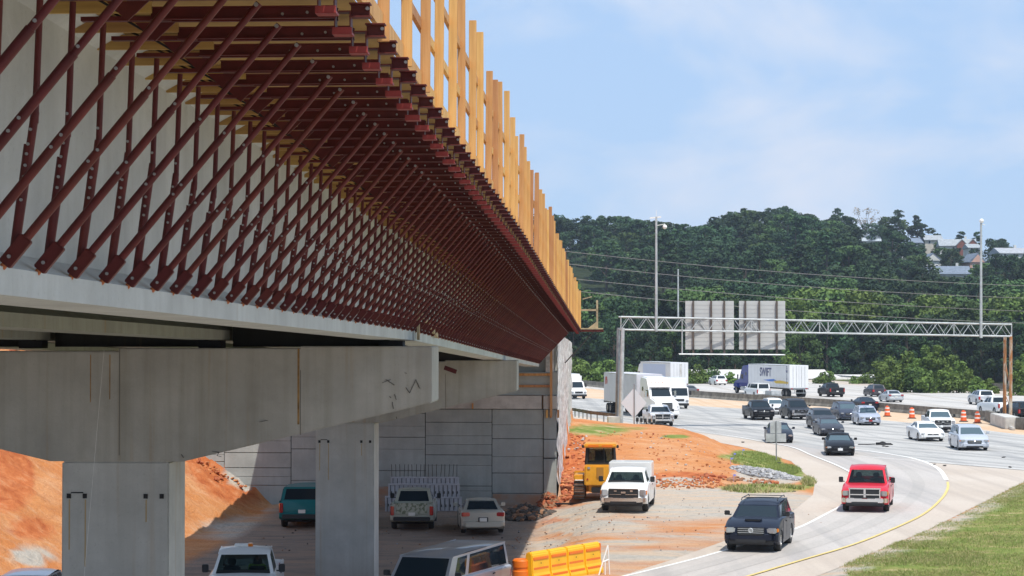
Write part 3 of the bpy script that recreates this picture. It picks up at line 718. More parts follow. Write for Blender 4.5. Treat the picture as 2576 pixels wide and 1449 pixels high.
RR = [(1500, 1562), (1700, 1500), (1880, 1449), (2000, 1413), (2149, 1368), (2266, 1321), (2330, 1288), (2370, 1252), (2384, 1225), (2381, 1207), (2358, 1177), (2302, 1154), (2213, 1138), (2150, 1128)]
sheet('ramp', RL + RR, .018, M_RAMP)
def ribbon(name, pts, w, z, m, dash=None, smooth=True):
    q = W2(pts, z)
    if smooth:   # Catmull-Rom through the points
        out = []
        for i in range(len(q) - 1):
            a = q[max(0, i - 1)]; b = q[i]; c = q[i + 1]; d = q[min(len(q) - 1, i + 2)]
            for k in range(8):
                s = k / 8; out.append(.5 * ((2 * b) + (c - a) * s + (2 * a - 5 * b + 4 * c - d) * s * s + (3 * b - a - 3 * c + d) * s ** 3))
        q = out + [q[-1]]
    mb = MB(); L = 0
    for i in range(len(q) - 1):
        a, b = q[i], q[i + 1]; d = (b - a); ln = d.length
        if ln < 1e-6: continue
        n = Vector((-d.y, d.x, 0)).normalized() * w / 2
        if dash is None: mb.add([a - n, b - n, b + n, a + n], [(0, 1, 2, 3)])
        else:
            s = 0.0
            while s < ln:
                ph = (L + s) % dash[1]
                if ph < dash[0]:
                    e = min(ln, s + dash[0] - ph); p1 = a + d * (s / ln); p2 = a + d * (e / ln); mb.add([p1 - n, p2 - n, p2 + n, p1 + n], [(0, 1, 2, 3)]); s = e + 1e-4
                else: s += dash[1] - ph + 1e-4
        L += ln
    o = mb.build(name, m); return tag(o, kind='structure')
ribbon('edge_line', RL[:5], .16, .026, M_LINE); ribbon('edge_line', [(2120, 1270), (2060, 1302), (2010, 1326), (1920, 1356), (1830, 1382), (1744, 1406), (1640, 1432), (1500, 1466), (1300, 1515)], .15, .026, M_LINE)
ribbon('gore_line', [(2080, 1121), (2150, 1130), (2213, 1138), (2302, 1154), (2358, 1177), (2381, 1207)], .24, .03, M_LINE)
ribbon('yellow_line', [(2384, 1212), (2384, 1228), (2370, 1252), (2330, 1288), (2266, 1321), (2149, 1368), (2000, 1413), (1880, 1449), (1700, 1500)], .13, .03, M_YLINE)
ribbon('edge_line', [(300, 929), (900, 981), (1300, 1024), (1440, 1040), (1560, 1055), (1700, 1076), (1800, 1090), (1900, 1107)], .16, .026, M_LINE)
def between(A_, B_, f, us):
    ua, va = zip(*A_); ub, vb = zip(*sorted(B_))
    return [(u, np.interp(u, ua, va) * (1 - f) + np.interp(u, ub, vb) * f) for u in us]
for f in (.0, .2, .4, .6, .8, 1.0):
    us = [600, 900, 1150, 1300, 1440, 1580, 1700, 1800, 1900, 2000, 2100, 2200, 2320, 2440, 2576, 2750]
    if f == 0: us = [2150, 2250, 2400, 2576, 2750]
    ribbon('lane_line', between(NEAR_E, NEAR_F, f * .97 + .015, us), .15, .026, M_LINE, dash=None if f in (0., 1.) else (3, 12))
FNE = [(300, 904), (1000, 946), (1440, 973), (1600, 990), (1740, 1001), (1950, 1014), (2210, 1033), (2450, 1053), (2600, 1078), (2750, 1088)]
FNF = [(300, 872), (1000, 900), (1440, 924), (1700, 942), (2030, 961), (2250, 976), (2576, 996), (2900, 1030)]
for f in (.08, .28, .48, .68, .9): ribbon('lane_line', between(FNE, FNF, f, [900, 1200, 1440, 1600, 1740, 1950, 2100, 2210, 2330, 2450, 2576, 2700]), .15, .026, M_LINE, dash=None if f in (.08, .9) else (3, 12))

M_WEAR = roadmat('wheel worn lane concrete', (.36, .355, .34), (.43, .42, .40), (.29, .29, .285), tar=.5)
M_WEARF = roadmat('wheel worn far lane concrete', (.43, .415, .39), (.49, .47, .44), (.37, .34, .30), rot=13)
for f in (.1, .3, .5, .7, .9):
    for df in (-.035, .035): ribbon('wheel_path', between(NEAR_E, NEAR_F, (f + df) * .97 + .015, [600, 900, 1150, 1300, 1440, 1580, 1700, 1800, 1900, 2000, 2100, 2200, 2320, 2440, 2576, 2750]), .75, .020, M_WEAR)
for f in (.18, .38, .58, .79): ribbon('wheel_path', between(FNE, FNF, f, [900, 1200, 1440, 1600, 1740, 1950, 2100, 2210, 2330, 2450, 2576, 2700]), 1.7, .020, M_WEARF)
M_WEARR = roadmat('wheel worn ramp concrete', (.43, .395, .36), (.48, .45, .415), (.36, .34, .32), rot=-24, tar=.3)
for f in (.33, .66): ribbon('wheel_path', [(RL_[0] * (1 - f) + RR_[0] * f, RL_[1] * (1 - f) + RR_[1] * f) for RL_, RR_ in (((2000, 1127), (2190, 1134)), ((2042, 1145), (2290, 1153)), ((2100, 1168), (2350, 1174)), ((2145, 1190), (2380, 1200)), ((2168, 1225), (2384, 1226)), ((2130, 1265), (2350, 1272)), ((2010, 1326), (2266, 1321)), ((1830, 1382), (2149, 1368)), ((1660, 1426), (2000, 1413)), ((1500, 1466), (1880, 1449)), ((1300, 1515), (1700, 1500)))], .62, .024, M_WEARR)

# ---------------------------------------------------------------- median barrier and guardrail
BAR = [(900, 928), (1200, 946), (1380, 957), (1440, 967), (1600, 985), (1740, 999), (1850, 1007), (1950, 1014), (2080, 1023), (2210, 1033), (2330, 1044), (2450, 1054), (2485, 1058)]
def barrier(name, pts, h, m, label, cat):
    q = W2(pts, 0.0); mb = MB(); prof = [(-.30, 0), (-.30, .08), (-.14, .33), (-.09, h), (.09, h), (.14, .33), (.30, .08), (.30, 0)]
    rows = []
    for i, c in enumerate(q):
        d = (q[min(i + 1, len(q) - 1)] - q[max(i - 1, 0)]).normalized(); n = Vector((-d.y, d.x, 0))
        rows.append([c + n * a + Vector((0, 0, b)) for a, b in prof])
    k = len(prof)
    mb.add([p for r in rows for p in r], [(i * k + j, i * k + j + 1, (i + 1) * k + j + 1, (i + 1) * k + j) for i in range(len(rows) - 1) for j in range(k - 1)] + [tuple(range(k)), tuple(range((len(rows) - 1) * k, len(rows) * k))])
    o = mb.build(name, m); return tag(o, label, cat)
barrier('median_barrier', BAR, .85, M_BARR, 'long stained concrete barrier dividing the two highway carriageways', 'barrier')
# pedestal part of the median where the gantry posts stand
mbp = empty('gantry_pedestal', gp(2530, 1070), R(-8), 'pale concrete pedestal wall around the two rusty gantry posts', 'barrier')
q0 = gp(2485, 1058); q1 = gp(2510, 1068); q2 = gp(2548, 1080); q3 = gp(2600, 1083); q4 = gp(2760, 1100)
def wallseg(name, a, b, w, h, m, parent, lo=0):
    inv = Matrix.Rotation(-parent.rotation_euler.z, 3, 'Z'); a = inv @ (a - parent.location); b = inv @ (b - parent.location)
    mb = MB(); mid = (a + b) / 2; d = b - a; mb.box((mid.x, mid.y, lo + h / 2), (d.length, w, h), rz=math.atan2(d.y, d.x)); return mb.build(name, m, parent, bevel=.05)
wallseg('wall', q0, q1, .5, .95, M_BARR, mbp); wallseg('wall', q1, q2, 1.3, 1.0, M_LCON, mbp); wallseg('wall', q2 + Vector((.45, 0, 0)), q3, .55, 1.0, M_BARR, mbp); wallseg('kerb', q1 + Vector((-.5, -1.9, 0)), q2 + Vector((-.4, -1.9, 0)), .3, .25, M_LCON, mbp)
wallseg('wall', q3 + Vector((.1, 0, 0)), q4, .5, .95, M_BARR, mbp)

def guardrail(pts, label, hpost=.75, sp=3.8, zf=lambda p: 0.0, m=None):
    q = W2(pts, 0); root = empty('guardrail', q[0], 0, label, 'guardrail'); mb = MB(); k = 0
    r = MB(); posts = 0
    for a, b in zip(q, q[1:]):
        a = a - q[0]; b = b - q[0]; za, zb_ = zf(a + q[0]), zf(b + q[0]); a.z = za; b.z = zb_
        d = (b - a); n = Vector((-d.y, d.x, 0)).normalized(); up = Vector((0, 0, 1))
        prof = [(0, .45), (.06, .50), (.0, .56), (.0, .60), (.06, .66), (.0, .74)]
        r.add([a + n * x + up * z for x, z in prof] + [b + n * x + up * z for x, z in prof], [(i, i + 1, 7 + i, 6 + i) for i in range(5)])
        s = 0
        while s < d.length and posts < 100:
            c = a + d * (s / d.length); p_ = MB(); p_.box((c.x + n.x * .1, c.y + n.y * .1, c.z + hpost / 2 - .05), (.12, .16, hpost + .1)); p_.build('post', M_GALVD, root); s += sp; posts += 1
    r.build('rail', m or M_GALVD, root); return root
guardrail([(1440, 912), (1560, 920), (1700, 930), (1850, 938), (2030, 948), (2140, 956), (2200, 960), (2245, 963)], 'grey steel guardrail along the far grass verge of the highway', sp=8)
barrier('roadside_barrier', [(2230, 967), (2330, 973), (2450, 980), (2576, 986), (2700, 992), (3000, 1008)], 1.05, M_BARR, 'low brown concrete barrier beyond the far carriageway at right', 'barrier')
guardrail([(1380, 1040), (1484, 1061), (1552, 1070)], 'short dark guardrail beside the left gantry post at the highway edge', sp=1.9, zf=lambda p: .25, m=M_BARR)
for k, (u, v) in enumerate([(1603, 1074), (1613, 1075), (1623, 1076), (1634, 1077), (1645, 1078)]):
    c = gp(u, v); mb = MB(); mb.box((0, 0, .45), (.14, .2, .95)); mb.cur = 1; mb.box((0, -.13, .62), (.26, .06, .35))
    o = mb.build('guardrail_post', [M_GALV, M_BLACK], bevel=.01); o.location = c
    tag(o, 'short dark crash terminal post in the row just right of the gantry post', 'post', 'crash terminal posts by the gantry')
# ---------------------------------------------------------------- bridge
bridge = empty('bridge', P0, RB, 'concrete girder bridge under construction on hammerhead piers, upper left', 'bridge')
def lo(t, o, z): return (o, t, z)
SP = [(-45, 7.5), (7.75, 37.45), (37.72, 67.75), (68.05, 98.6)]
GP = [(-.66, 0), (0, 0), (0, .17), (-.235, .30), (-.235, 1.98), (-.02, 2.10), (0.0, 2.17), (-.66, 2.17), (-.64, 2.10), (-.425, 1.98), (-.425, .30), (-.66, .17)]
for k in range(4):
    for (a, b) in SP:
        mb = MB(); n = len(GP); of = -3.3 * k
        if k and b > 90 and False: continue
        e = .35 if k else 0
        ts = [a + e, b - e]
        if a < 0: ts = [a, b]
        vs = [(o + of, t, z + zb(t)) for t in ts for o, z in GP]
        mb.add(vs, [(i, (i + 1) % n, n + (i + 1) % n, n + i) for i in range(n)] + [tuple(range(n))[::-1], tuple(range(n, 2 * n))])
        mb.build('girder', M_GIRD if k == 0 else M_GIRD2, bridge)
# deck slab and cross diaphragms
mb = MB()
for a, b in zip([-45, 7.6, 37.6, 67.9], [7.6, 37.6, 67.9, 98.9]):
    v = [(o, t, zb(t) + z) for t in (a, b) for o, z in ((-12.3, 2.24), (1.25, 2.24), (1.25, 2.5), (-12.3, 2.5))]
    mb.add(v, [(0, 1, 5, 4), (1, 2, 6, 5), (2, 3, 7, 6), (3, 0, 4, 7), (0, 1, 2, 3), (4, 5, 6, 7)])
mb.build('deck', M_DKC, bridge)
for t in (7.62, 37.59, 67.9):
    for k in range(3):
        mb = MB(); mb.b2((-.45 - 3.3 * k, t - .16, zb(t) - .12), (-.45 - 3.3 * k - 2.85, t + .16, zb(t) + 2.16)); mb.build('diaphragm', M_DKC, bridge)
    mb = MB(); mb.b2((-12.2, t - .16, zb(t) - .1), (-10.6, t + .16, zb(t) + 2.16)); mb.build('diaphragm', M_DKC, bridge)  # added end block shutting out the bright strip past the last girder
# hammerhead piers
def pier(t, label, ztop, gz):
    cx, _ = -6.0, 0
    r = empty('bridge_pier', B(t, -5.24, 0), RB, label, 'pier')
    hw, cw, dep = 5.68, .97, 1.45
    zt = ztop; e = 1.0; d = 2.06
    poly = [(-hw, zt - .05), (-hw, zt - e), (-1.18, zt - d), (1.22, zt - d), (hw, zt - e), (hw, zt), (3.32, zt), (3.32, zt - .035), (.06, zt - .035), (.06, zt - .09), (-3.2, zt - .09), (-3.2, zt - .05)]
    mb = MB(); mb.prism(poly, 'y', -dep / 2, dep / 2); cap = mb.build('cap', M_CAP, r, bevel=.02)
    mb = MB(); zc = (zt - d + gz) / 2; mb.box((0, 0, zc - .5), (2 * cw, dep - .06, zt - d - gz + 1.0)); col = mb.build('column', M_COLM, r, bevel=.03)
    # form tie pockets and rust marks
    for x in (-.84, -.55, .55, .84):
        mb = MB(); mb.box((x, -dep / 2 + .026, zt - d - .62), (.075, .012, .085)); mb.build('tie_pocket', M_DARK, col)
    mb = MB(); mb.box((-.69, -dep / 2 + .024, zt - d - .56), (.22, .01, .022)); mb.build('tie_strap', M_DARK, col)
    for x, l in ((-.84, .9), (-.55, 1.2), (.55, .4)):
        mb = MB(); mb.box((x + .01, -dep / 2 + .0285, zt - d - .68 - l / 2), (.022, .004, l)); mb.build('rust_run', mat('rust run', (.46, .34, .18), .9), col)
    for k in range(4):
        mb = MB(); mb.box((4.9 - 3.3 * k, 0, ztop + .03), (.42, .42, .14)); mb.build('bearing_pad', M_DARK, r)
    return r, cap
pr1, cap1 = pier(37.2, 'nearest concrete hammerhead pier filling the lower left of the photo', 7.45, -.9)
pr2, cap2 = pier(68.2, 'second concrete hammerhead pier between the green and camouflage trucks', 6.86, -.9)
for cp_, x_ in ((cap1, .075), (cap1, 3.335), (cap2, .075), (cap2, 3.335)):
    MB().box((x_, -.7265, (7.0 if cp_ is cap1 else 6.4) - .55), (.014, .004, 1.9 if x_ < 1 else 1.15)).build('form_seam', mat('form seam joint', (.17, .16, .14), .9), cp_)  # thin dark joint strips on the cap faces
# rust run at the cap seams, graffiti scrawl on the cap end
MR = mat('rust stain', (.34, .20, .07), .9, var=.4, vscale=5)
for x, z0, l in ((3.30, 7.41, 1.35), (-.45, 7.3, .85), (-.10, 7.3, .8)):
    mb = MB(); mb.box((x, -.728, z0 - l / 2), (.035 if x > 3 else .014, .004, l)); mb.build('rust_stain', MR, cap1)
mb = MB(); MG = mat('black scrawl', (.03, .03, .035), .8)
for a, b in [((5.22, 6.72), (5.29, 6.62)), ((5.29, 6.62), (5.40, 6.86)), ((5.40, 6.86), (5.47, 6.70)), ((4.86, 6.86), (5.02, 6.76)), ((4.80, 6.80), (4.95, 6.86)), ((5.02, 6.6), (5.05, 6.5)), ((4.93, 6.56), (4.96, 6.53)), ((4.98, 6.46), (5.0, 6.34)), ((5.2, 6.98), (5.24, 6.97)), ((5.05, 6.2), (5.06, 6.16))]:
    mb.bar((a[0], -.729, a[1]), (b[0], -.729, b[1]), .022, .006)
mb.build('graffiti', MG, cap1)
mb = MB()
for a, b in [((1.75, 5.58), (1.88, 5.56)), ((1.88, 5.56), (1.84, 5.50)), ((1.84, 5.5), (1.92, 5.48)), ((1.2, 5.52), (1.24, 5.46)), ((2.6, 6.1), (2.75, 6.13))]: mb.bar((a[0], -.729, a[1]), (b[0], -.729, b[1]), .03, .006)
mb.build('graffiti', MG, cap1)
# plumb string hanging at the first pier
s0 = pd(262, 880, 36.0); mb = MB(); mb.tube((0, 0, 0), (-.35, 0, -4.2), .0022, n=4); o = mb.build('string_line', M_WHT); o.location = s0; tag(o, 'thin pale string line hanging in front of the nearest pier', 'string')

# ---------------------------------------------------------------- overhang falsework, one bracket at a time
brk = empty('overhang_bracket', (0, 0, 0), RB, 'dark red steel pipe bracket in the dense row bracing the deck overhang', 'bracket', 'steel overhang brackets along the bridge edge')
def bp(name, mb, m=M_RED, parent=brk, **k): return mb.build(name, m, parent, **k)
mb = MB(); mb.tube((.06, 0, .34), (.17, 0, 1.12), .026, n=10); mb.tube((.17, 0, 1.05), (.20, 0, 1.93), .021, n=10); mb.tube((.040, 0, .23), (.13, 0, .92), .029, n=10); vleg = bp('vertical_leg', mb, smooth=50)
f0 = Vector((.012, -.055, .195)); f1 = Vector((1.43, -.055, 1.90)); dv = (f1 - f0)
mb = MB(); mb.tube(f0 + dv * .10, f1, .023, n=10); mb.tube(f0 + dv * .09, f0 + dv * .60, .028, n=10); diag = bp('diagonal_brace', mb, smooth=50)
mb = MB(); q = dv.to_track_quat('Z', 'Y').to_matrix(); mb.box(f0 + dv * .042, (.058, .085, .21), rot=q); shoe = bp('shoe', mb, bevel=.006)
mb = MB(); mb.tube(f0 - dv.normalized() * .04, f0 - dv.normalized() * .01, .022, n=8); bp('shoe_tip', mb, mat('worn shoe tip', (.42, .14, .05), .7), shoe)
mb = MB()
for s in (-.038, .038):
    mb.box((1.18, s, 1.985), (1.28, .008, .085)); mb.box((1.18, s + math.copysign(.018, s), 2.025), (1.28, .036, .007)); mb.box((1.18, s + math.copysign(.018, s), 1.945), (1.28, .036, .007))
mb.box((.36, 0, 1.955), (.62, .07, .03)); arm = bp('arm', mb)
mb = MB(); mb.prism([(.42, 1.93), (.70, 1.93), (.56, 1.80)], 'y', -.008, .008); bp('gusset', mb)
mb = MB(); mb.tube((.10, .03, 2.10), (.56, .03, 1.83), .009, n=5); mb.tube((-.1, .03, 2.15), (.28, .03, 1.96), .009, n=5); bp('tie_rod', mb, M_BLACK)
mb = MB(); mb.box((1.86, 0, 1.99), (.10, .11, .008)); mb.box((1.81, 0, 1.92), (.008, .11, .15)); mb.box((1.915, 0, 1.92), (.008, .11, .15)); hold = bp('post_holder', mb)
mb = MB(); mb.box((1.862, 0, 1.838), (.135, .13, .016)); mb.box((1.862, -.066, 1.856), (.135, .006, .045)); bp('holder_foot', mb, M_REDL, hold)
mb = MB(); mb.box((1.98, 0, 2.045), (.145, .10, .010)); mb.box((1.98, 0, 2.0), (.13, .010, .085)); mb.box((1.98, 0, 1.955), (.145, .10, .010)); hc = bp('end_channel', mb)
mb = MB(); mb.tube((2.03, -.012, 2.012), (2.03, -.03, 2.012), .013, n=8); bp('bolt', mb, M_BOLT, hc)
BME = {}
def bolts(parent, pts, r=.010):
    if r not in BME: BME[r] = MB().tube((0, 0, 0), (0, -.012, 0), r, n=7).mesh('bolt', M_BOLT)
    for q_ in pts:
        o = bpy.data.objects.new('bolt', BME[r]); COL.objects.link(o); o.parent = parent; o.location = q_
bolts(vleg, [(.095 + .05 * 0, -.030, .58), (.112, -.030, .72), (.120, -.031, .79), (.128, -.031, .86), (.136, -.031, .92), (.150, -.026, 1.01), (.172, -.024, 1.20)])
bolts(diag, [tuple(f0 + dv * .62 + Vector((0, -.024, 0))), tuple(f0 + dv * .40 + Vector((0, -.031, 0))), tuple(f0 + dv * .36 + Vector((0, -.031, 0)))], .010)
bolts(diag, [tuple(f1 + Vector((-.015, -.024, -.012)))], .015)
bolts(shoe, [tuple(f0 + dv * .022 + Vector((0, -.044, 0)))], .012)
bolts(arm, [(1.24, -.042, 1.975), (1.45, -.042, 1.975), (1.62, -.042, 1.985)], .010)
# timber joist lying on each bracket arm
jst = empty('timber_joist', (0, 0, 0), RB, 'shaded yellow timber joist with a rounded end on top of its bracket', 'joist', 'timber joists lying on the bracket arms')
mb = MB(); pr = [(-.44, 1.985), (-.44, 2.0)] + [(-.44 + .15 * (1 - math.cos(R(a))), 2.0 + .098 * math.sin(R(a))) for a in (20, 40, 60, 80, 90)] + [(.56, 2.098), (.56, 1.985)]
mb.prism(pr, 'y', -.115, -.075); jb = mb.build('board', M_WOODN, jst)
BK = [vleg, diag, shoe, arm, hold, hc]
kidmap = {}
for o in COL.objects:
    if o.parent is not None: kidmap.setdefault(o.parent.name, []).append(o)
def kids(o): return kidmap.get(o.name, [])
def clone(o, parent=None):
    c = o.copy(); COL.objects.link(c)
    if parent is not None: c.parent = parent
    for ch in kids(o): clone(ch, c)
    return c
NB = 112; T0, TS = 9.3, .80
nk = 0
while T0 + TS * nk < 98.4: nk += 1
for k in range(nk):
    t = T0 + TS * k
    b = brk if k == 0 else clone(brk); b.location = B(t + random.uniform(-.025, .025), random.uniform(-.006, .006), zb(t)); b.rotation_euler.z = RB + R(random.uniform(-.6, .6)); sc_ = 1.0 - .145 * (t - 13) / 85; b.scale = (1, 1, sc_)
    j = jst if k == 0 else clone(jst); dx = random.uniform(-.10, .10); j.location = B(t, dx, zb(t)); j.scale = (1, 1, sc_)
    if 3 <= k <= 10: b['label'] = ['first', 'second', 'third', 'fourth', 'fifth', 'sixth', 'seventh', 'eighth'][k - 3] + ' dark red pipe bracket foot counted from the left edge of the photo'
    for hh_ in kids(b):
        if hh_.name.startswith('vertical_leg'): hh_.rotation_euler = (0, R(random.uniform(-.5, .5)), 0)
# plywood soffit and edge form
mb = MB(); tt = np.linspace(8.6, 98.4, 40)
def scz(t): return 1.0 - .145 * (t - 13) / 85
rows = [[(o, t, zb(t) + z * scz(t)) for o, z in ((-.20, 2.105), (1.90, 2.105), (1.90, 2.125), (-.20, 2.125))] for t in tt]
mb.add([p for r in rows for p in r], [(i * 4 + j, i * 4 + (j + 1) % 4, i * 4 + 4 + (j + 1) % 4, i * 4 + 4 + j) for i in range(len(tt) - 1) for j in range(4)])
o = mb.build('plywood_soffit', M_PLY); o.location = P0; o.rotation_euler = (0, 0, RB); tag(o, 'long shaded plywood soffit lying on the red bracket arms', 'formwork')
mb = MB(); rows = [[(o, t, zb(t) + z * scz(t)) for o, z in ((1.34, 2.20), (1.38, 2.20), (1.38, 2.47), (1.34, 2.47))] for t in tt]
mb.add([p for r in rows for p in r], [(i * 4 + j, i * 4 + (j + 1) % 4, i * 4 + 4 + (j + 1) % 4, i * 4 + 4 + j) for i in range(len(tt) - 1) for j in range(4)])
o = mb.build('edge_form', M_WOOD); o.location = P0; o.rotation_euler = (0, 0, RB); tag(o, 'long timber edge form standing along the bridge deck edge', 'formwork')
# timber guard fence on the overhang
fen = empty('guard_fence', P0, RB, 'tall raw timber guard fence of upright boards along the bridge edge', 'fence')
pm = []
for k in range(5):
    mb = MB(); L_ = 1.62 + .16 * random.random(); ww = .09
    mb.box((0, 0, L_ / 2), (ww, .038, L_)); pm.append(mb.mesh('post', M_WOOD, bevel=.004))
t = 10.9; k = 0
while t < 98:
    o = bpy.data.objects.new('post', pm[k % 5]); COL.objects.link(o); o.parent = fen
    o.location = (1.985 + random.uniform(-.02, .02), t + random.uniform(-.12, .12), zb(t) + 2.05 * scz(t) - (.0 if k % 3 else .03)); o.rotation_euler = (R(random.uniform(-.8, .8)), R(random.uniform(-.7, .7)), 0)
    o.scale = (1, 1, random.uniform(.94, 1.10)); t += 1.6 if t > 30 or k % 4 != 1 else 1.35; k += 1
    if k > 60: break
for oo, z, h in ((1.95, 2.16, .14), (1.945, 2.68, .09), (1.945, 3.24, .09)):
    t = 9.5
    while t < 98:
        e = min(98.3, t + 4.88); mb = MB()
        v = [(oo + a, tt_, zb(tt_) + z * scz(tt_) + b) for tt_ in (t + .02, e) for a, b in ((-.019, -h / 2), (.019, -h / 2), (.019, h / 2), (-.019, h / 2))]
        mb.add(v, [(0, 1, 5, 4), (1, 2, 6, 5), (2, 3, 7, 6), (3, 0, 4, 7), (0, 1, 2, 3), (4, 5, 6, 7)]); mb.build('rail' if h < .1 else 'toe_board', M_WOOD, fen); t = e
# small wooden prop between the girders at the first pier
pf = empty('wood_prop', B(38.3, .0, zb(38.3)), RB, 'small diagonal wooden prop on the girder above the nearest pier end', 'prop')
for a, b in (((.06, -.35, .02), (.06, -.35, .62)), ((.06, -.35, .56), (.06, 3.6, .10))):
    mb = MB(); mb.bar(a, b, .05, .09); mb.build('brace', M_WOODB, pf)
# red strut end bracket lying by the second cap
ro = MB().box((0, 0, 0), (.42, .16, .14)).box((0, -.09, .05), (.42, .05, .03)).build('loose_bracket', M_RED, bevel=.01); ro.location = pd(1133, 930, 66.6); ro.rotation_euler = (0, R(20), 0); tag(ro, 'short rusty steel bracket fixed to the side of the second pier cap', 'bracket')
# work platform at the far end of the deck
wp = empty('work_platform', B(98.2, 2.0, zb(98.2) + 1.72), RB, 'small timber and red steel work platform at the far end of the deck', 'platform')
mb = MB(); mb.box((.5, 0, 0), (1.2, .9, .10)); mb.build('red_beam', M_RED, wp, bevel=.01)
mb = MB(); mb.box((.5, 0, .09), (1.15, .95, .06)); mb.build('plank', M_WOODB, wp)
for x, h in ((.80, 1.35),): mb = MB(); mb.box((x, -.3, h / 2 + .1), (.09, .05, h)); mb.build('post', M_WOODB, wp)
mb = MB(); mb.box((.40, -.3, .98), (.85, .05, .09)); mb.build('rail', M_WOODB, wp)
mb = MB(); mb.bar((.1, -.3, 1.5), (.55, -.3, 1.62), .05, .05); mb.build('rail', M_WOODB, wp)
mb = MB(); mb.prism([(.38, .13), (.80, .13), (.80, .45)], 'y', -.33, -.28); mb.build('gusset', M_WOODB, wp)
mb = MB(); mb.tube((.62, 0, -.05), (-.75, 0, -1.55), .028, n=8); mb.build('strut', M_STEELD, wp)

# ---------------------------------------------------------------- abutment and retaining wall
ab = empty('retaining_wall', B(99.0, 0, 0), RB, 'tall grey precast panel retaining wall closing the underside of the bridge', 'wall')
def zof(v, Y=99.0): return CAMZ + (850 - v) * Y / F_PX
def oof(u, Y=99.0): return (u - 1551) * Y / F_PX + 3.727 - .0 + (P0.x * 0) if False else ((u - 1551) / F_PX * Y + 3.727)
cols = [1367, 1238, 1070, 900, 730, 560, 392, 220, 60, -110]
jts = [[1031, 1103, 1189, 1240, 1300], [1062, 1144, 1222, 1300], [1040, 1100, 1184, 1225, 1300], [1062, 1130, 1210, 1300], [1095, 1140, 1178, 1222, 1300], [1128, 1163, 1202, 1300], [1090, 1180, 1300], [1060, 1140, 1300], [1090, 1300]]
minor = [[1068, 1148], [1096, 1118, 1170, 1234], [1072, 1130], [1100], [1110, 1200], [1145], [], [], []]
for i in range(len(cols) - 1):
    x1, x0 = oof(cols[i]) - .013, oof(cols[i + 1]) + .013
    top = 1031
    js = [top - 2] + [j for j in jts[i] if j > top]
    for a, b in zip(js, js[1:]):
        mb = MB(); subs = [a] + [m_ for m_ in minor[i] if a < m_ < b] + [b]
        for c_, d_ in zip(subs, subs[1:]):
            mb.b2((x0, .0 + random.uniform(-.004, .004), zof(d_) + (.013 if d_ == b else .004)), (x1, .16, zof(c_) - (.013 if c_ == a else .004)))
        mb.build('panel', M_WALL, ab, bevel=.012)
mb = MB(); mb.b2((oof(-110), .13, -1.2), (oof(1400), .9, zof(1029))); mb.build('backing', mat('joint filler', (.10, .10, .095), .9), ab)
mb = MB()
for a, b in ((1029, 1103), (1105, 1150), (1153, 1250), (1252, 1300)): mb.b2((oof(1368), -.10, zof(b)), (oof(1400), .125, zof(a)))
mb.build('corner_pillar', M_WALL, ab, bevel=.015)
mb = MB()
for a, b in ((60, 300), (302, 900), (902, 1070), (1072, 1363), (1367, 1402)): mb.b2((oof(a), -.16, zof(1028)), (oof(b), .5, zof(995)))
mb.build('coping', M_LCON, ab, bevel=.015)
mb = MB(); mb.b2((oof(60), .05, zof(994)), (oof(1402), .9, zof(936))); mb.build('bridge_seat', M_WALL, ab, bevel=.02)
mb = MB(); mb.b2((oof(60), .75, zof(936)), (oof(1402), 1.2, zof(838))); mb.b2((oof(1394), .2, zof(936)), (oof(1403), .76, zof(838))); mb.b2((oof(1372), .3, zof(936)), (oof(1388), .75, zof(845))); mb.build('backwall', M_WALL, ab, bevel=.02)
for v in (942, 971): mb = MB(); mb.b2((oof(1306), -.05, zof(v + 3)), (oof(1386), .04, zof(v - 3))); mb.build('timber_waler', M_WOOD, ab)
mb = MB(); mb.b2((oof(1384), -.30, zof(1046)), (oof(1390), -.19, zof(872))); mb.build('timber_post', M_WOOD, ab)
for u in (1374, 1384, 1402): mb = MB(); mb.b2((oof(u), -.24, zof(1050)), (oof(u + 5), -.165, zof(1030))); mb.build('timber_block', M_WOOD, ab)
mb = MB(); mb.b2((oof(1188), -.22, zof(1028)), (oof(1192), -.17, zof(1014))); mb.build('timber_block', M_WOOD, ab)
# soil splashed on the wall foot
mb = MB(); mb.b2((oof(1240), -.006, -1), (oof(1366), .0, zof(1242))); mb.b2((oof(1369), -.108, -1), (oof(1399), -.1, zof(1238)))
mb.b2((oof(732), -.008, -1), (oof(1068), .0, zof(1224)))
mb.build('mud_stain', mat('red mud on concrete', (.42, .25, .16), .95, vcol=(.36, .33, .29), vscale=1.2, stretch=(1, 1, 2)), ab)
# wing wall with a rough stone-like face
mb = MB(); nt_, nz_ = 130, 36; vs = []
tz0, tz1 = 99.15, 131
for i in range(nt_ + 1):
    t = tz0 + (tz1 - tz0) * i / nt_
    for j in range(nz_ + 1):
        z = -1 + (lerpk([(99, 7.85), (131, 7.3)], t) + 1) * j / nz_
        nzv = noise.noise(Vector((t * 1.1, z * 1.4, 0))) * .10 + noise.noise(Vector((t * 3, z * 3.4, 5))) * .06
        vs.append((.86 + nzv, t, z))
mb.add(vs, [(i * (nz_ + 1) + j, (i + 1) * (nz_ + 1) + j, (i + 1) * (nz_ + 1) + j + 1, i * (nz_ + 1) + j + 1) for i in range(nt_) for j in range(nz_)])
mb.cur = 0; mb.b2((.30, tz0 + .02, -1), (.70, tz1, 7.2))
o = mb.build('wing_wall', M_ROUGH, smooth=True); o.location = P0; o.rotation_euler = (0, 0, RB); tag(o, 'rough whitish textured wing wall running back from the bridge end', 'wall')
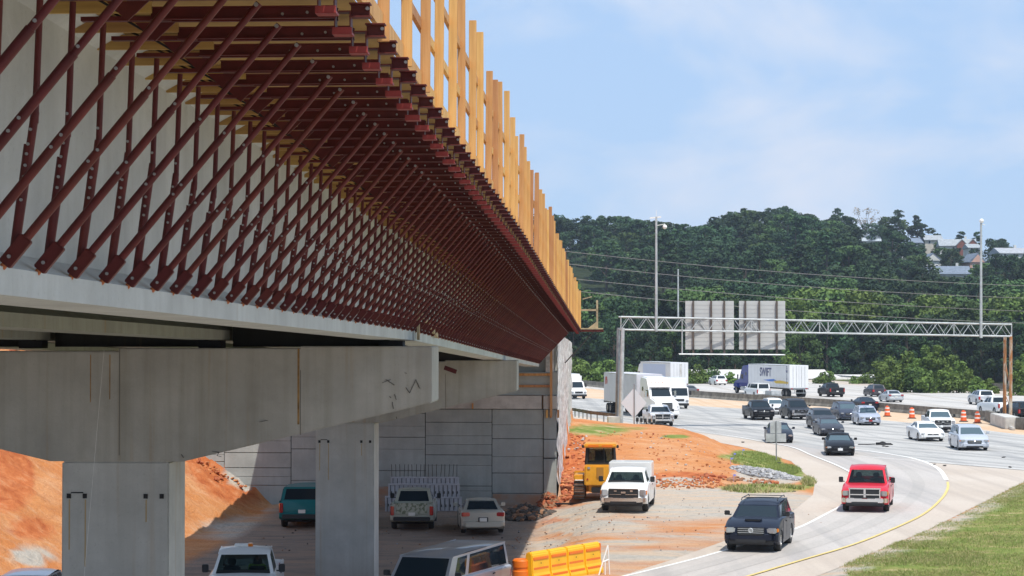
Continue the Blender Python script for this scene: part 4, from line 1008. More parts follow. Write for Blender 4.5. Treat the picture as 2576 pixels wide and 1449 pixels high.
# ---------------------------------------------------------------- sign gantry over the highway
def wpart(name, mb, m, root, **k):
    L = root.location; mb.v = [(x - L.x, y - L.y, z - L.z) for x, y, z in mb.v]; return mb.build(name, m, root, **k)
YL, YR = 172.0, 178.0
ga = empty('sign_gantry', gp(1561, 1078), 0, 'long grey steel truss gantry spanning the highway with sign boards seen from behind', 'gantry')
TL, TRt = pd(1562, 797, YL), pd(2545, 816, YR); BL, BR = pd(1562, 829, YL), pd(2545, 846, YR)
dep = Vector((-.12, 1.15, 0))
def on(a, b, u): 
    k = (u - 1562) / (2545 - 1562); return a + (b - a) * k
for nm, a, b in (('top_chord', TL, TRt), ('bottom_chord', BL, BR)):
    for d_ in (Vector((0, 0, 0)), dep): wpart('chord', MB().tube(a + d_, b + d_, .075, n=8), M_GALV, ga, smooth=True)
npn = 46; mb = MB(); mb2 = MB()
for d_, mm in ((Vector((0, 0, 0)), mb), (dep, mb2)):
    for i in range(npn):
        a = TL + (TRt - TL) * (i / npn) + d_; b = TL + (TRt - TL) * ((i + 1) / npn) + d_; c = BL + (BR - BL) * (i / npn) + d_; e = BL + (BR - BL) * ((i + 1) / npn) + d_
        if i % 2: mm.tube(a, e, .032, n=5)
        else: mm.tube(c, b, .032, n=5)
for i in (0, 7, 15, 23, 24, 31, 39, 46):
    a = TL + (TRt - TL) * (i / npn); c = BL + (BR - BL) * (i / npn); mb.tube(a, c, .045, n=6); mb.tube(a, a + dep, .035, n=5); mb.tube(c, c + dep, .035, n=5)
wpart('truss_lacing', mb, M_GALV, ga); wpart('truss_lacing', mb2, M_GALVD, ga)
base = gp(1561, 1078)
wpart('post', MB().tube(base + Vector((0, 0, -.3)), BL + Vector((.16, 0, .15)), .20, .155, n=14), M_GALV, ga, smooth=True)
wpart('post', MB().tube(base + Vector((-.22, 1.2, -.3)), BL + dep + Vector((-.02, 0, .15)), .19, .15, n=14), M_GALVD, ga, smooth=True)  # rear post in darker steel, its shade put into the colour
wpart('footing', MB().box(base + Vector((-.55, .5, .35)), (1.0, 1.7, 1.3)), M_LCON, ga, bevel=.04)
for u, u2 in ((2528, 2528), (2543, 2543)):
    y = YR + (1.2 if u < 2535 else 0); wpart('post', MB().tube(pd(u - 1, 1050, y), pd(u, 846, y), .155, .14, n=12), M_RUST, ga, smooth=True)
wpart('post_brace', MB().tube(pd(2543, 1000, YR), pd(2528, 900, YR + 1.2), .04, n=5).tube(pd(2528, 990, YR + 1.2), pd(2543, 1030, YR), .04, n=5), M_RUST, ga)
M_SB = mat('brown steel beam', (.10, .075, .06), .6)
def sbY(u): return YL + (YR - YL) * (u - 1562) / 983 + 1.45
for (u0, u1, beams, tone) in ((1724, 1844, (1744, 1789, 1822), 1), (1859, 1973, (1875, 1910, 1954), 1)):
    a = pd(u0, 757, sbY(u0)); b = pd(u1, 879, sbY(u1)); bd = wpart('sign_board', MB().b2((a.x, sbY(u0), b.z), (b.x, sbY(u0) + .05, a.z)), M_BACK, ga, bevel=.01)
    k = MB()
    for i in range(1, 12): z = b.z + (a.z - b.z) * i / 12; k.b2((a.x + .05 - bd.location.x, sbY(u0) - .014, z - .008), (b.x - .05, sbY(u0) - .005, z + .008))
    wpart('stiffener', k, M_BACK, ga)
    for u in beams:
        p_ = pd(u, 757, sbY(u0) - .14); q_ = pd(u, 895, sbY(u0) - .14); wpart('sign_beam', MB().b2((p_.x - .075, p_.y - .08, q_.z), (p_.x + .075, p_.y + .08, p_.z)), M_SB, ga)
        wpart('beam_foot', MB().b2((p_.x - .055, p_.y + .1, q_.z), (p_.x + .02, p_.y + .16, pd(u, 800, sbY(u)).z)), M_RUST, ga)
a = pd(1708, 891, YL + .6); b = pd(1975, 893, YL + 2.2); wpart('walkway_rail', MB().tube(a, b, .05, n=6).tube(pd(1716, 893, YL + .7), pd(1716, 828, YL + .7), .055, n=6).tube(a + Vector((0, .5, .05)), b + Vector((0, .5, .05)), .03, n=5), M_GALV, ga)
for u, vt, vb, dome in ((1651, 545, 834, 1), (2468, 560, 850, 2)):
    Yp = sbY(u) - 1.6; a = pd(u, vt, Yp); b = pd(u, vb, Yp)
    o = wpart('camera_mast', MB().tube(b, a, .125, .085, n=10), M_GALV, ga, smooth=True)
    c = MB(); L = ga.location; a_ = a - L
    if dome == 1: c.bar(a_ + Vector((0, 0, -.75)), a_ + Vector((.75, 0, -.62)), .05, .05); c.ico(a_ + Vector((.72, 0, -.86)), .19, 2); c.bar(a_ + Vector((-.55, 0, -.12)), a_ + Vector((.4, 0, -.02)), .06, .12); c.bar(a_, a_ + Vector((0, 0, .55)), .03, .03)
    else: c.bar(a_ + Vector((0, 0, -.1)), a_ + Vector((.35, 0, -.2)), .05, .05); c.ico(a_ + Vector((.05, 0, .15)), .2, 2)
    co = c.build('traffic_camera', M_WHT, o); 
# diamond sign seen from behind and the sign by the ramp
def post_sign(name, u, v, z, parts, h, label, m=M_BACK):
    c = gp(u, v, z); r = empty(name, c, 0, label, 'sign'); s = F_PX / c.y
    MB().box((0, 0, h / 2), (.07, .07, h)).build('post', M_GALVD, r)
    for poly in parts:
        MB().prism([((a - u) / s, (v - b) / s) for a, b in poly], 'y', .04, .065).build('plate', m, r)
    return r
M_BK2 = mat('pale sign back', (.60, .66, .70), .45)
post_sign('road_sign', 1596, 1086, .35, [[(1562, 1014), (1595, 976), (1627, 1014), (1595, 1052)]], 3.7, 'white diamond road sign seen from behind in front of the truck trailer', M_BK2)
post_sign('road_sign', 1953, 1162, .0, [[(1938, 1064), (1938, 1090), (1966, 1090), (1966, 1064), (1960, 1060), (1944, 1060)], [(1927, 1091), (1978, 1091), (1978, 1112), (1927, 1112)]], 2.5, 'grey sign on a thin post at the ramp shoulder, two plates seen from behind', M_GALV)
for u, v, h, lab in ((1594, 1082, 1.0, 'thin pale delineator post just right of the gantry foot'), (1609, 1082, .9, 'second thin pale delineator post right of the gantry foot')):
    o = MB().box((0, 0, h / 2), (.07, .03, h)).build('delineator_post', M_GALV); o.location = gp(u, v); tag(o, lab, 'post')

# ---------------------------------------------------------------- power lines
for k, pts in enumerate([((1429, 633), (1972, 685), (2576, 719)), ((1429, 664), (1972, 717), (2576, 750)), ((1429, 700), (1972, 749), (2576, 783)), ((1455, 733), (1972, 780), (2576, 813))]):
    cf = np.polyfit([p[0] for p in pts], [p[1] for p in pts], 2); ws = [pd(u, float(np.polyval(cf, u)), 330) for u in range(700, 3060, 60)]
    o = MB().path([w - ws[0] for w in ws], .045, n=4).build('power_line', mat('wire', (.16, .15, .14), .6)); o.location = ws[0]
    tag(o, ['topmost', 'second from top', 'third from top', 'lowest'][k] + ' of the four power lines crossing in front of the wooded hill', 'wire', 'power lines in front of the hill')
for u, h, lab in ((690, 28, 'left timber power pole carrying the lines behind the bridge'), (3066, 24, 'right timber power pole carrying the lines beyond the frame')):
    c = pd(u, 850, 330); r = empty('power_pole', (c.x, c.y, -1), 0, lab, 'pole'); MB().tube((0, 0, 0), (0, 0, h), .2, .13, n=8).build('pole', M_WOODB, r); MB().box((0, 0, h - 1), (2.4, .15, .15)).build('crossarm', M_WOODB, r)
o = MB().tube((0, 0, 0), (0, 0, 9), .16, .12, n=6).build('utility_post', M_GALV); p_ = pd(1706, 742, 380); o.location = p_ - Vector((0, 0, 4.2)); tag(o, 'pale thin post standing among the trees left of the sign boards', 'post')

# ---------------------------------------------------------------- houses on the hill and the low building
def house(u0, u1, vt, vb, Y, yaw, wall, roof, label, gable='side', tall=None, extra=None):
    s = F_PX / Y; w = (u1 - u0) / s; zt = CAMZ + (850 - vt) / s; zb_ = CAMZ + (850 - vb) / s; X = ((u0 + u1) / 2 - CU) / s
    rh = (zt - zb_) * (.5 if not tall else .35); r = empty('house', (X, Y, zb_), R(yaw), label, 'house'); eh = zt - zb_ - rh; d = 9.0
    mw = mat('house wall ' + str(wall), wall, .8, var=.1, vscale=1); mr = mat('house roof ' + str(roof), roof, .8, var=.25, vscale=1.5)
    MB().b2((-w / 2, 0, -6), (w / 2, d, eh)).build('wall', mw, r)
    mb = MB()
    if gable == 'side': mb.prism([(-.5, eh - .1), (d / 2, zt - zb_), (d + .5, eh - .1), (d + .5, eh - .3), (-.5, eh - .3)], 'x', -w / 2 - .4, w / 2 + .4)
    else: mb.prism([(-w / 2 - .5, eh - .1), (0, zt - zb_), (w / 2 + .5, eh - .1), (w / 2 + .5, eh - .3), (-w / 2 - .5, eh - .3)], 'y', -.4, d + .4)
    rf = mb.build('roof', mr, r)
    if gable == 'front': MB().prism([(-w / 2 + .3, eh - .2), (0, zt - zb_ - .5), (w / 2 - .3, eh - .2)], 'y', -.42, -.3).build('gable', mw, r)
    if extra:
        for (f, gw) in extra:
            x = -w / 2 + f * w; MB().b2((x - gw / 2, -1.2, -1.5), (x + gw / 2, 0.2, eh + .2)).build('wall', mat('brick', (.25, .095, .07), .85, var=.15), r)
            MB().prism([(x - gw / 2 - .3, eh), (x, eh + gw * .55), (x + gw / 2 + .3, eh)], 'y', -1.2, 3.2).build('gable', mat('brick', (.25, .095, .07), .85), r)
            MB().prism([(x - gw / 2 - .5, eh - .05), (x, eh + gw * .55 + .2), (x + gw / 2 + .5, eh - .05), (x + gw / 2 + .3, eh - .2), (x, eh + gw * .55 - .05), (x - gw / 2 - .3, eh - .2)], 'y', -1.35, 3.2).build('roof', mr, r)
    n = max(2, int(w / 2.6))
    for i in range(n):
        x = -w / 2 + (i + .5) * w / n
        f = MB().box((x, -.03 if not extra else -.03, eh * .5), (.95, .08, 1.3)).build('window', M_WHT, r); MB().box((x, -.08, eh * .5), (.75, .04, 1.1)).build('pane', M_GLASS, f)
    if w > 9: MB().box((w * .25, d * .6, zt - zb_ + .2), (.8, .8, 1.6)).build('chimney', mw, rf)
    return r
GRF = (.33, .36, .38); BRF = (.17, .21, .27); WW = (.66, .66, .62)
HS = [(2366, 2456, 600, 634, 735, -6, WW, GRF, 'wide grey roofed house with small red brick gables near the ridge', 'side', None, [(.60, 3.6), (.90, 3.8)]),
      (2264, 2322, 597, 622, 745, 5, WW, BRF, 'small ridge house with red brick gable left of the wide grey roofed house', 'side', None, None),
      (2328, 2372, 590, 615, 765, 0, (.55, .5, .42), GRF, 'partly hidden grey roofed house behind the wide one', 'side', None, None),
      (2326, 2368, 636, 688, 665, 0, WW, BRF, 'narrow tall white house with blue grey roof above the lower roofs', 'front', 1, None),
      (2336, 2440, 668, 708, 640, -4, (.62, .62, .58), BRF, 'low long house with broad blue grey roof in the trees', 'side', None, None),
      (2440, 2480, 636, 680, 690, 8, (.60, .36, .28), BRF, 'pinkish brick gabled house just left of the right mast', 'front', None, None),
      (2515, 2590, 622, 650, 700, 10, WW, (.36, .38, .41), 'white walled house with grey roof at the right edge of the photo', 'side', None, None),
      (2164, 2216, 590, 620, 755, 0, WW, (.42, .47, .52), 'pale roofed house almost hidden in trees at the left of the ridge houses', 'side', None, None),
      (2438, 2466, 612, 632, 715, 0, WW, GRF, 'tiny grey roofed garage right of the wide grey roofed house', 'side', None, None)]
for h in HS: house(*h)
cA = pd(1690, 965, 372); cB = pd(2204, 965, 372)
wh = empty('warehouse', ((cA.x + cB.x) / 2, 372, -2.2), R(-1.5), 'long low building with bright white metal roof behind the far guardrail', 'building'); wl = cB.x - cA.x
MB().b2((-wl / 2, 0, -2), (wl / 2, 22, 2.6)).build('wall', mat('warehouse wall', (.62, .60, .55), .8), wh)
mb = MB(); mb.prism([(-.6, 2.55), (11, 3.9), (22.6, 2.55), (22.6, 2.35), (-.6, 2.35)], 'x', -wl / 2 - .5, wl / 2 - 8); mb.prism([(-.6, 2.3), (9, 3.0), (18, 2.3)], 'x', wl / 2 - 8, wl / 2 + 2); mb.build('roof', mat('white metal roof', (.74, .73, .71), .5), wh)
MB().b2((-wl / 2, -.05, 1.2), (wl / 2, -.01, 1.9)).build('window', M_GLASS, wh)

# ---------------------------------------------------------------- trees
def leafmat(name, c1, c2, rnd=.22):
    m = mat(name, c1, .75, vcol=c2, vscale=.55, det=3, rnd=rnd, spec=.2, lo=.4, hi=.6); return m
L_DK = leafmat('dark foliage', (.040, .082, .030), (.024, .054, .026), .36)
L_MD = leafmat('mid green foliage', (.070, .124, .034), (.050, .096, .028), .36)
L_BR = leafmat('bright green foliage', (.118, .182, .040), (.092, .150, .034), .2)
L_DEAD = leafmat('pale dry foliage', (.34, .27, .18), (.26, .21, .14), .1)
M_BARK = mat('bark', (.10, .075, .055), .9, var=.3, vscale=2)
def leaves(mb, c, r, n, ls, flat=.75, up=.25):
    for _ in range(n):
        v = Vector((random.gauss(0, 1), random.gauss(0, 1), random.gauss(0, 1) + up)).normalized()
        p = Vector(c) + Vector((v.x * r, v.y * r, v.z * r * flat)) * (random.uniform(.72, 1.08))
        a = (v + Vector((random.uniform(-.8, .8), random.uniform(-.8, .8), random.uniform(-.8, .8)))).normalized()
        t1 = a.orthogonal().normalized(); t1 = Matrix.Rotation(random.uniform(0, 6.28), 3, a) @ t1; t2 = a.cross(t1); s = ls * random.uniform(.6, 1.25)
        k = random.uniform(.5, .9)
        mb.add([p - t1 * s, p - t2 * s * k, p + t1 * s, p + t2 * s * k], [(0, 1, 2, 3)])
def make_tree(kind, seed, H=15.0, Rr=4.6, nlobe=30, nleaf=90, ls=.36):
    random.seed(seed); tr = MB(); cr = MB()
    if kind == 'round':
        tr.tube((0, 0, -1), (.1, 0, H * .45), .32, .2, n=7); tr.tube((.1, 0, H * .45), (0, .2, H * .8), .2, .06, n=6)
        for i in range(5):
            a = i * 1.26 + random.random(); tr.tube((.05, 0, H * (.3 + .06 * i)), (math.cos(a) * Rr * .6, math.sin(a) * Rr * .6, H * (.5 + .07 * i)), .12, .04, n=5)
        for i in range(nlobe):
            a = random.uniform(0, 6.28); zf = random.uniform(.04, 1) ** .85; rr = Rr * math.sqrt(max(0.05, 1 - ((zf - .52) / .55) ** 2)) * random.uniform(.55, .95)
            rl = Rr * random.uniform(.22, .40) * (1.1 - .3 * zf)
            leaves(cr, (math.cos(a) * rr, math.sin(a) * rr, H * (.14 + .80 * zf) - rl * .3), rl, nleaf, ls)
        leaves(cr, (0, 0, H * .86), Rr * .4, nleaf, ls)
    elif kind == 'pine':
        tr.tube((0, 0, -1), (.15, 0, H * .96), .26, .07, n=7)
        for i in range(nlobe):
            zf = random.uniform(.42, 1.0); a = random.uniform(0, 6.28); rr = Rr * (1.15 - zf) * random.uniform(.5, 1.2) + .2; rl = Rr * random.uniform(.18, .33)
            p = (math.cos(a) * rr, math.sin(a) * rr, H * zf - rl * .2); tr.tube((.1, 0, H * zf - .8), p, .05, .02, n=4)
            leaves(cr, p, rl, nleaf, ls, flat=.5)
    elif kind == 'bush':
        tr.tube((0, 0, -.4), (0, 0, H * .6), .09, .03, n=5)
        for i in range(nlobe):
            a = random.uniform(0, 6.28); zf = random.uniform(.05, 1); rr = Rr * (1 - zf * .75) * random.uniform(.1, 1); rl = Rr * random.uniform(.2, .36)
            leaves(cr, (math.cos(a) * rr, math.sin(a) * rr, H * zf * .9), rl, nleaf, ls)
    elif kind == 'dead':
        tr.tube((0, 0, -1), (0, 0, H * .6), .3, .2, n=6)
        for i in range(16):
            a = random.uniform(0, 6.28); sp = random.uniform(.3, 1); p = (math.cos(a) * Rr * sp, math.sin(a) * Rr * sp, H * random.uniform(.75, 1)); tr.tube((0, 0, H * random.uniform(.4, .6)), p, .1, .03, n=4)
            leaves(cr, p, Rr * .24, nleaf // 2, ls)
    return tr, cr
TV = {}
for nm, args, lm in (('d1', ('round', 1), L_DK), ('d2', ('round', 2, 16, 5.0, 34, 85), L_DK), ('d3', ('round', 3, 14, 4.2, 26, 95), L_DK), ('p1', ('pine', 4, 18, 3.6, 30, 60, .30), L_DK), ('p2', ('pine', 5, 17, 3.2, 26, 60, .30), L_DK),
                     ('m1', ('round', 6, 13, 4.8, 36, 105, .29), L_MD), ('m2', ('round', 7, 12, 4.4, 32, 105, .29), L_MD), ('b1', ('round', 8, 11, 4.6, 38, 110, .26), L_BR), ('b2', ('bush', 9, 5.0, 2.6, 26, 60, .20), L_BR), ('b3', ('bush', 10, 2.2, 1.7, 18, 50, .15), L_BR),
                     ('b4', ('bush', 13, 8.0, 2.6, 40, 60, .22), L_BR), ('m3', ('bush', 14, 4.0, 2.4, 24, 60, .2), L_MD), ('x1', ('dead', 12, 15, 4.6, 20, 50, .22), L_DEAD)):
    tr, cr = make_tree(*args); TV[nm] = (tr.mesh('trunk', M_BARK), cr.mesh('crown', lm))
random.seed(5)
def tree(nm, kindname, x, y, z, s, label, cat='tree', group=None, sz=1.0):
    r = empty(kindname, (x, y, z), random.uniform(0, 6.28), label, cat, group); r.scale = (s, s, s * sz)
    for me_, n_ in zip(TV[nm], ('trunk', 'crown')):
        o = bpy.data.objects.new(n_, me_); COL.objects.link(o); o.parent = r
    return r
TH = {'d1': 15, 'd2': 16, 'd3': 14, 'p1': 18, 'p2': 17, 'm1': 13, 'm2': 12}
TOPL_U = [1250, 1380, 1400, 1450, 1500, 1540, 1600, 1650, 1700, 1750, 1770, 1800, 1850, 1890, 1930, 1970, 2000, 2050, 2080, 2110, 2150, 2200, 2260, 2310, 2350, 2400, 2450, 2500, 2530, 2576, 2900]
TOPL_V = [545, 527, 535, 545, 536, 533, 541, 548, 552, 566, 556, 545, 517, 520, 522, 516, 528, 540, 565, 530, 553, 553, 534, 545, 572, 572, 572, 590, 603, 628, 660]
cnt = 0; Yr = 425.0
while Yr < 775:
    f = (Yr - 425) / 350; step = 10.4
    xa = Yr * .018 - 12; xb = Yr * .262 + 14; x = xa + random.uniform(0, 8)
    while x < xb:
        y = Yr + random.uniform(-9, 9); xx = x + random.uniform(-2.5, 2.5); z = th(xx, y)
        kn = random.choice(['d1', 'd2', 'd3', 'd1', 'd2', 'p1', 'p2', 'm2'] if f > .25 else ['d1', 'd2', 'm1', 'm2', 'm1', 'd3'])
        s = random.uniform(.78, 1.22); sz = 1.0
        u, v = proj(xx, y, z + TH[kn] * s)
        vt = np.interp(u, TOPL_U, TOPL_V) + random.uniform(-1, 9)
        if Yr > 600 and v < vt:   # crowns stop at the tree line of the ridge
            s = max(.5, s * max(.3, 1 - (vt - v) / (TH[kn] * s * F_PX / y)))
        if Yr > 735: 
            k_ = (CAMZ + (850 - vt) * y / F_PX - z) / TH[kn]
            if k_ > .3: s = min(k_, 1.25); sz = k_ / s
        skip = False
        _, vb = proj(xx, y, z); u, v = proj(xx, y, z + TH[kn] * s)
        for h in HS:
            if y < h[4] + 2 and h[0] - 14 < u < h[1] + 14 and v < h[2] + (h[3] - h[2]) * .62 and vb > h[2]:
                k2_ = (CAMZ + (850 - (h[2] + (h[3] - h[2]) * random.uniform(.45, .72))) * y / F_PX - z) / TH[kn]
                s = min(s, k2_); skip = skip or k2_ < .18
        if u < 1250 and cnt > 10000: skip = True
        if not skip:
            dk = kn[0] in 'dp'
            lab = ('dark pine with open crown among the packed trees of the wooded hill' if kn[0] == 'p' else 'dark green broadleaf tree packed in the wood covering the hill') if dk else 'mid green leafy tree in the lower part of the wooded hill'
            tree(kn, 'pine_tree' if kn[0] == 'p' else 'broadleaf_tree', xx, y, z - .3, s * 1.28, lab, 'tree', 'pines on the wooded hill' if kn[0] == 'p' else ('dark trees on the wooded hill' if dk else 'mid green trees on the wooded hill'), sz / 1.28)
            cnt += 1
        x += step * (1 + .1 * f)
    Yr += 19
print('hill trees', cnt)
def t_at(nm, kn, u, vt, Y, H, label, cat='tree', group=None, zb_=None):
    X = (u - CU) / F_PX * Y; z = th(X, Y) if zb_ is None else zb_; top = CAMZ + (850 - vt) * Y / F_PX; return tree(nm, kn, X, Y, z, max(.2, (top - z) / H), label, cat, group)
# ridge landmarks
t_at('p1', 'pine_tree', 2108, 524, 770, 18, 'tall dark pine breaking the skyline above the right sign board')
t_at('x1', 'dry_tree', 2178, 528, 772, 15, 'pale brown dry tree on the skyline right of the tall pine')
t_at('p1', 'pine_tree', 2262, 528, 768, 18, 'tall ragged pine on the skyline above the ridge houses')
t_at('p2', 'pine_tree', 2310, 540, 768, 17, 'slim ragged pine next to the tall one above the ridge houses')
t_at('d1', 'broadleaf_tree', 1975, 515, 765, 15, 'highest dark tree on the left half of the skyline')
for u, vt, Y in ((2290, 622, 700), (2312, 634, 690), (2322, 660, 640), (2385, 638, 690), (2405, 646, 680), (2352, 690, 610), (2385, 702, 600), (2415, 700, 600), (2445, 690, 610), (2470, 672, 640), (2492, 648, 660), (2520, 648, 650), (2550, 652, 650), (2575, 655, 640), (2320, 700, 600), (2240, 612, 700), (2225, 606, 720), (2190, 612, 700), (2170, 606, 710), (2205, 618, 690), (2345, 712, 585), (2430, 716, 585), (2480, 700, 590), (2262, 614, 705)):
    kn = random.choice(['d1', 'd3', 'd2']); t_at(kn, 'broadleaf_tree', u, vt, Y, {'d1': 15, 'd2': 16, 'd3': 14}[kn] * 1.0, 'dark tree standing among the hillside houses', 'tree', 'trees among the hillside houses')
# row at the foot of the hill, lighter greens
FR = [(1395, 690, 'm1'), (1440, 715, 'm2'), (1480, 740, 'd1'), (1520, 730, 'm1'), (1560, 735, 'd2'), (1605, 750, 'm2'), (1640, 745, 'd3'), (1680, 735, 'd1'), (1725, 720, 'm1'), (1770, 715, 'm2'), (1815, 740, 'd2'), (1860, 730, 'm1'), (1900, 720, 'd1'), (1945, 735, 'm2'),
      (1990, 745, 'b1'), (2030, 722, 'b1'), (2075, 728, 'm1'), (2120, 722, 'b1'), (2165, 728, 'b1'), (2210, 745, 'm1'), (2260, 755, 'm2'), (2310, 748, 'm1'), (2350, 738, 'b1'), (2400, 748, 'm1'), (2440, 755, 'm2'), (2490, 752, 'm1'), (2530, 745, 'b1'), (2576, 735, 'b1'), (2630, 730, 'm1'), (2700, 735, 'b1')]
for k, (u, v, nm) in enumerate(FR):
    br = nm[0] == 'b'; dk = nm[0] == 'd'
    t_at(nm, 'broadleaf_tree', u + random.uniform(-6, 6), v, 402 + random.uniform(-6, 10), {'m1': 13, 'm2': 12, 'b1': 11, 'd1': 15, 'd2': 16, 'd3': 14}[nm],
         'bright green broad tree at the foot of the hill' if br else ('darker tree in the row at the foot of the hill' if dk else 'mid green tree in the row at the foot of the hill'), 'tree', 'bright trees at the hill foot' if br else ('darker trees at the hill foot' if dk else 'mid green trees at the hill foot'))
for k, u in enumerate(range(1400, 2700, 38)):   # second rank closing the wood edge
    t_at(random.choice(['d1', 'd2', 'd3', 'm2']) if not (2190 < u < 2560) else 'd2', 'broadleaf_tree', u + random.uniform(-8, 8), 800 + random.uniform(-16, 18), 388 + random.uniform(-4, 4), 15, 'shadowy tree at the wood edge behind the far guardrail', 'tree', 'trees at the wood edge')
for (u, vt, Y, nm) in [(2216, 905, 300, 'b2'), (2245, 890, 305, 'b2'), (2275, 880, 300, 'b2'), (2300, 896, 296, 'b4'), (2330, 862, 305, 'b4'), (2355, 862, 300, 'b4'), (2385, 890, 300, 'b2'), (2410, 905, 296, 'b2'), (2440, 925, 292, 'b2'), (2250, 930, 285, 'b3'), (2290, 925, 285, 'm3'), (2330, 930, 283, 'b3'), (2370, 928, 284, 'b2'), (2405, 935, 283, 'b3'), (2460, 945, 280, 'b3'), (2484, 950, 280, 'b3'), (2560, 900, 270, 'b4'), (2585, 880, 275, 'b4')]:
    t_at(nm, 'shrub' if nm in ('b3', 'm3') else 'sapling', u, vt, Y, {'b2': 5, 'b3': 2.2, 'b4': 8, 'm3': 4}[nm], 'low leafy shrub behind the brown roadside barrier' if nm in ('b3', 'm3') else 'bright young tree behind the brown roadside barrier at right', 'shrub' if nm in ('b3', 'm3') else 'tree', 'shrubs behind the roadside barrier' if nm in ('b3', 'm3') else 'young trees behind the roadside barrier', zb_=-.6)
for k, (u, vt, nm) in enumerate([(1440, 890, 'b3'), (1470, 895, 'b2'), (1500, 900, 'b3'), (1530, 896, 'b2'), (1555, 905, 'b3'), (1580, 908, 'm3'), (1605, 915, 'b3'), (1705, 912, 'b3'), (1730, 920, 'b3'), (1750, 908, 'b2'), (1772, 922, 'b3'), (1795, 915, 'm3'), (1835, 928, 'b3'), (2068, 928, 'b3'), (2085, 925, 'b2'), (2150, 938, 'b3'), (2175, 930, 'b3'), (1990, 880, 'b2'), (1975, 888, 'b2')]):
    Y = 360 if u > 1960 else 520; Y = 340
    t_at(nm, 'shrub', u, vt + (6 if Y == 340 else 0), Y, {'b2': 5, 'b3': 2.2, 'm3': 4}[nm], 'small bright shrub growing just behind the long far guardrail', 'shrub', 'shrubs behind the far guardrail', zb_=-.9)
# ---------------------------------------------------------------- traffic
def fwd(head, away):
    a = R(head); return Vector((-math.sin(a), math.cos(a), 0)) if away else Vector((math.sin(a), -math.cos(a), 0))
def put(u, v, head, L, away=False, z=0.0):
    p = gp(u, v, z); h = fwd(head, away); return p + h * (L / 2 - .85) * (1 if away else -1)
WH = (.80, .81, .80); SI = (.50, .52, .54); BK = (.006, .006, .008); DB = (.018, .022, .036); GY = (.10, .105, .115)
LGT = ('sedan', 'cuv', 'minivan')
def V(name, kind, u, v, head, col, label, cat, away=False, z=0.0, **k):
    if kind in LGT or (col == WH and kind == 'pickup') or label.startswith('light'): k.setdefault('light_glass', True)
    L = k.get('L', SPEC[kind]['L']) * k.get('sc', 1); return vehicle(name, kind, col, label, cat, put(u, v, head, L, away, z), head, away=away, **k)
V('suv', 'suv', 1897, 1386, -15, (.008, .012, .027), 'dark blue SUV with hood scoop and roof rails on the ramp, nearest moving car', 'SUV', front='suv', detail=1, rack=True, scoop=True, clear=False, metal=.5)
ram, _, _ = V('pickup_truck', 'pickup', 2178, 1287, -13, (.62, .012, .03), 'bright red pickup truck with chrome cross grille driving down the ramp', 'pickup', front='ram', detail=1, clear=True, metal=.15, H=1.94)
f15, _, PW = V('pickup_truck', 'pickup', 1572, 1286, -8, WH, 'white pickup truck parked on gravel in front of the yellow bulldozer', 'pickup', front='truck', detail=1, clear=True, metal=0, doors=2, dark_rim=True, z=.1, rf=.86, rr=-.30, bx=-.50)
part('utility_box', f15, PW, ((-1.5, 0, 1.60), (1.5, 1.9, .72)), bevel=.03)
wt, _, _ = vehicle('pickup_truck', 'pickup', WH, 'white pickup with amber roof light bar and a driver, between the two piers', 'pickup', Vector((-8.05, 62.2, -.62)), 3.6, front='truck', detail=1, clear=True, metal=0, doors=2, rf=.86, rr=-.30, bx=-.50, H=1.94, cz=1.27, hz=1.12, bz=1.27), 0, 0
wt = wt[0]
lb = part('light_bar', wt, M_WHT, ((.35, -.05, 1.985), (.22, .55, .09)), bevel=.02); part('lens', lb, M_AMBER, ((.35, .15, 1.99), (.23, .16, .10)), bevel=.02)
wv, _, _ = vehicle('passenger_van', 'van', (.46, .47, .50), 'silver passenger van with dark side windows at the bottom edge beside the yellow barriers', 'van', Vector((-2.0, 61.7, -.66)), -20, front='van', detail=1, metal=.4, L=6.2, wr=-1.85, rr=-2.9, bx=-3.04, dx=-3.07, hx=2.88, cx=2.12, rf=1.5, wf=2.15), 0, 0
# bottom left pickup and teal, camouflage, gold vehicles parked under the deck
V('pickup_truck', 'pickup', 764, 1326, 0, (.012, .15, .16), 'teal pickup truck with camper shell half hidden behind the second pier', 'pickup', away=True, z=-.74, cap=.04, metal=.2, front='car')
tac, _, TP = V('pickup_truck', 'pickup', 1038, 1330, 0, (.40, .41, .34), 'pale green camouflage pickup with open rear view between the pier and the gold sedan', 'pickup', away=True, z=-.74, metal=.0, front='car', sc=.93, L=5.4, wr=-1.6)
MCAM = mat('camouflage tailgate', (.40, .41, .33), .6, vcol=(.14, .17, .10), vscale=7, lo=.46, hi=.54)
part('tailgate', tac, MCAM, ((-2.66, 0, 1.02), (.05, 1.45, .50)), bevel=.01)
V('sedan', 'sedan', 1213, 1341, 4, (.50, .49, .43), 'gold beige sedan parked in the shade right of the camouflage pickup', 'sedan', away=True, z=-.72, metal=.45, detail=1)
V('suv', 'cuv', 66, 1580, 3, (.60, .62, .65), 'silver SUV roof peeking in at the bottom left corner', 'SUV', away=True, z=-.78, metal=.4)
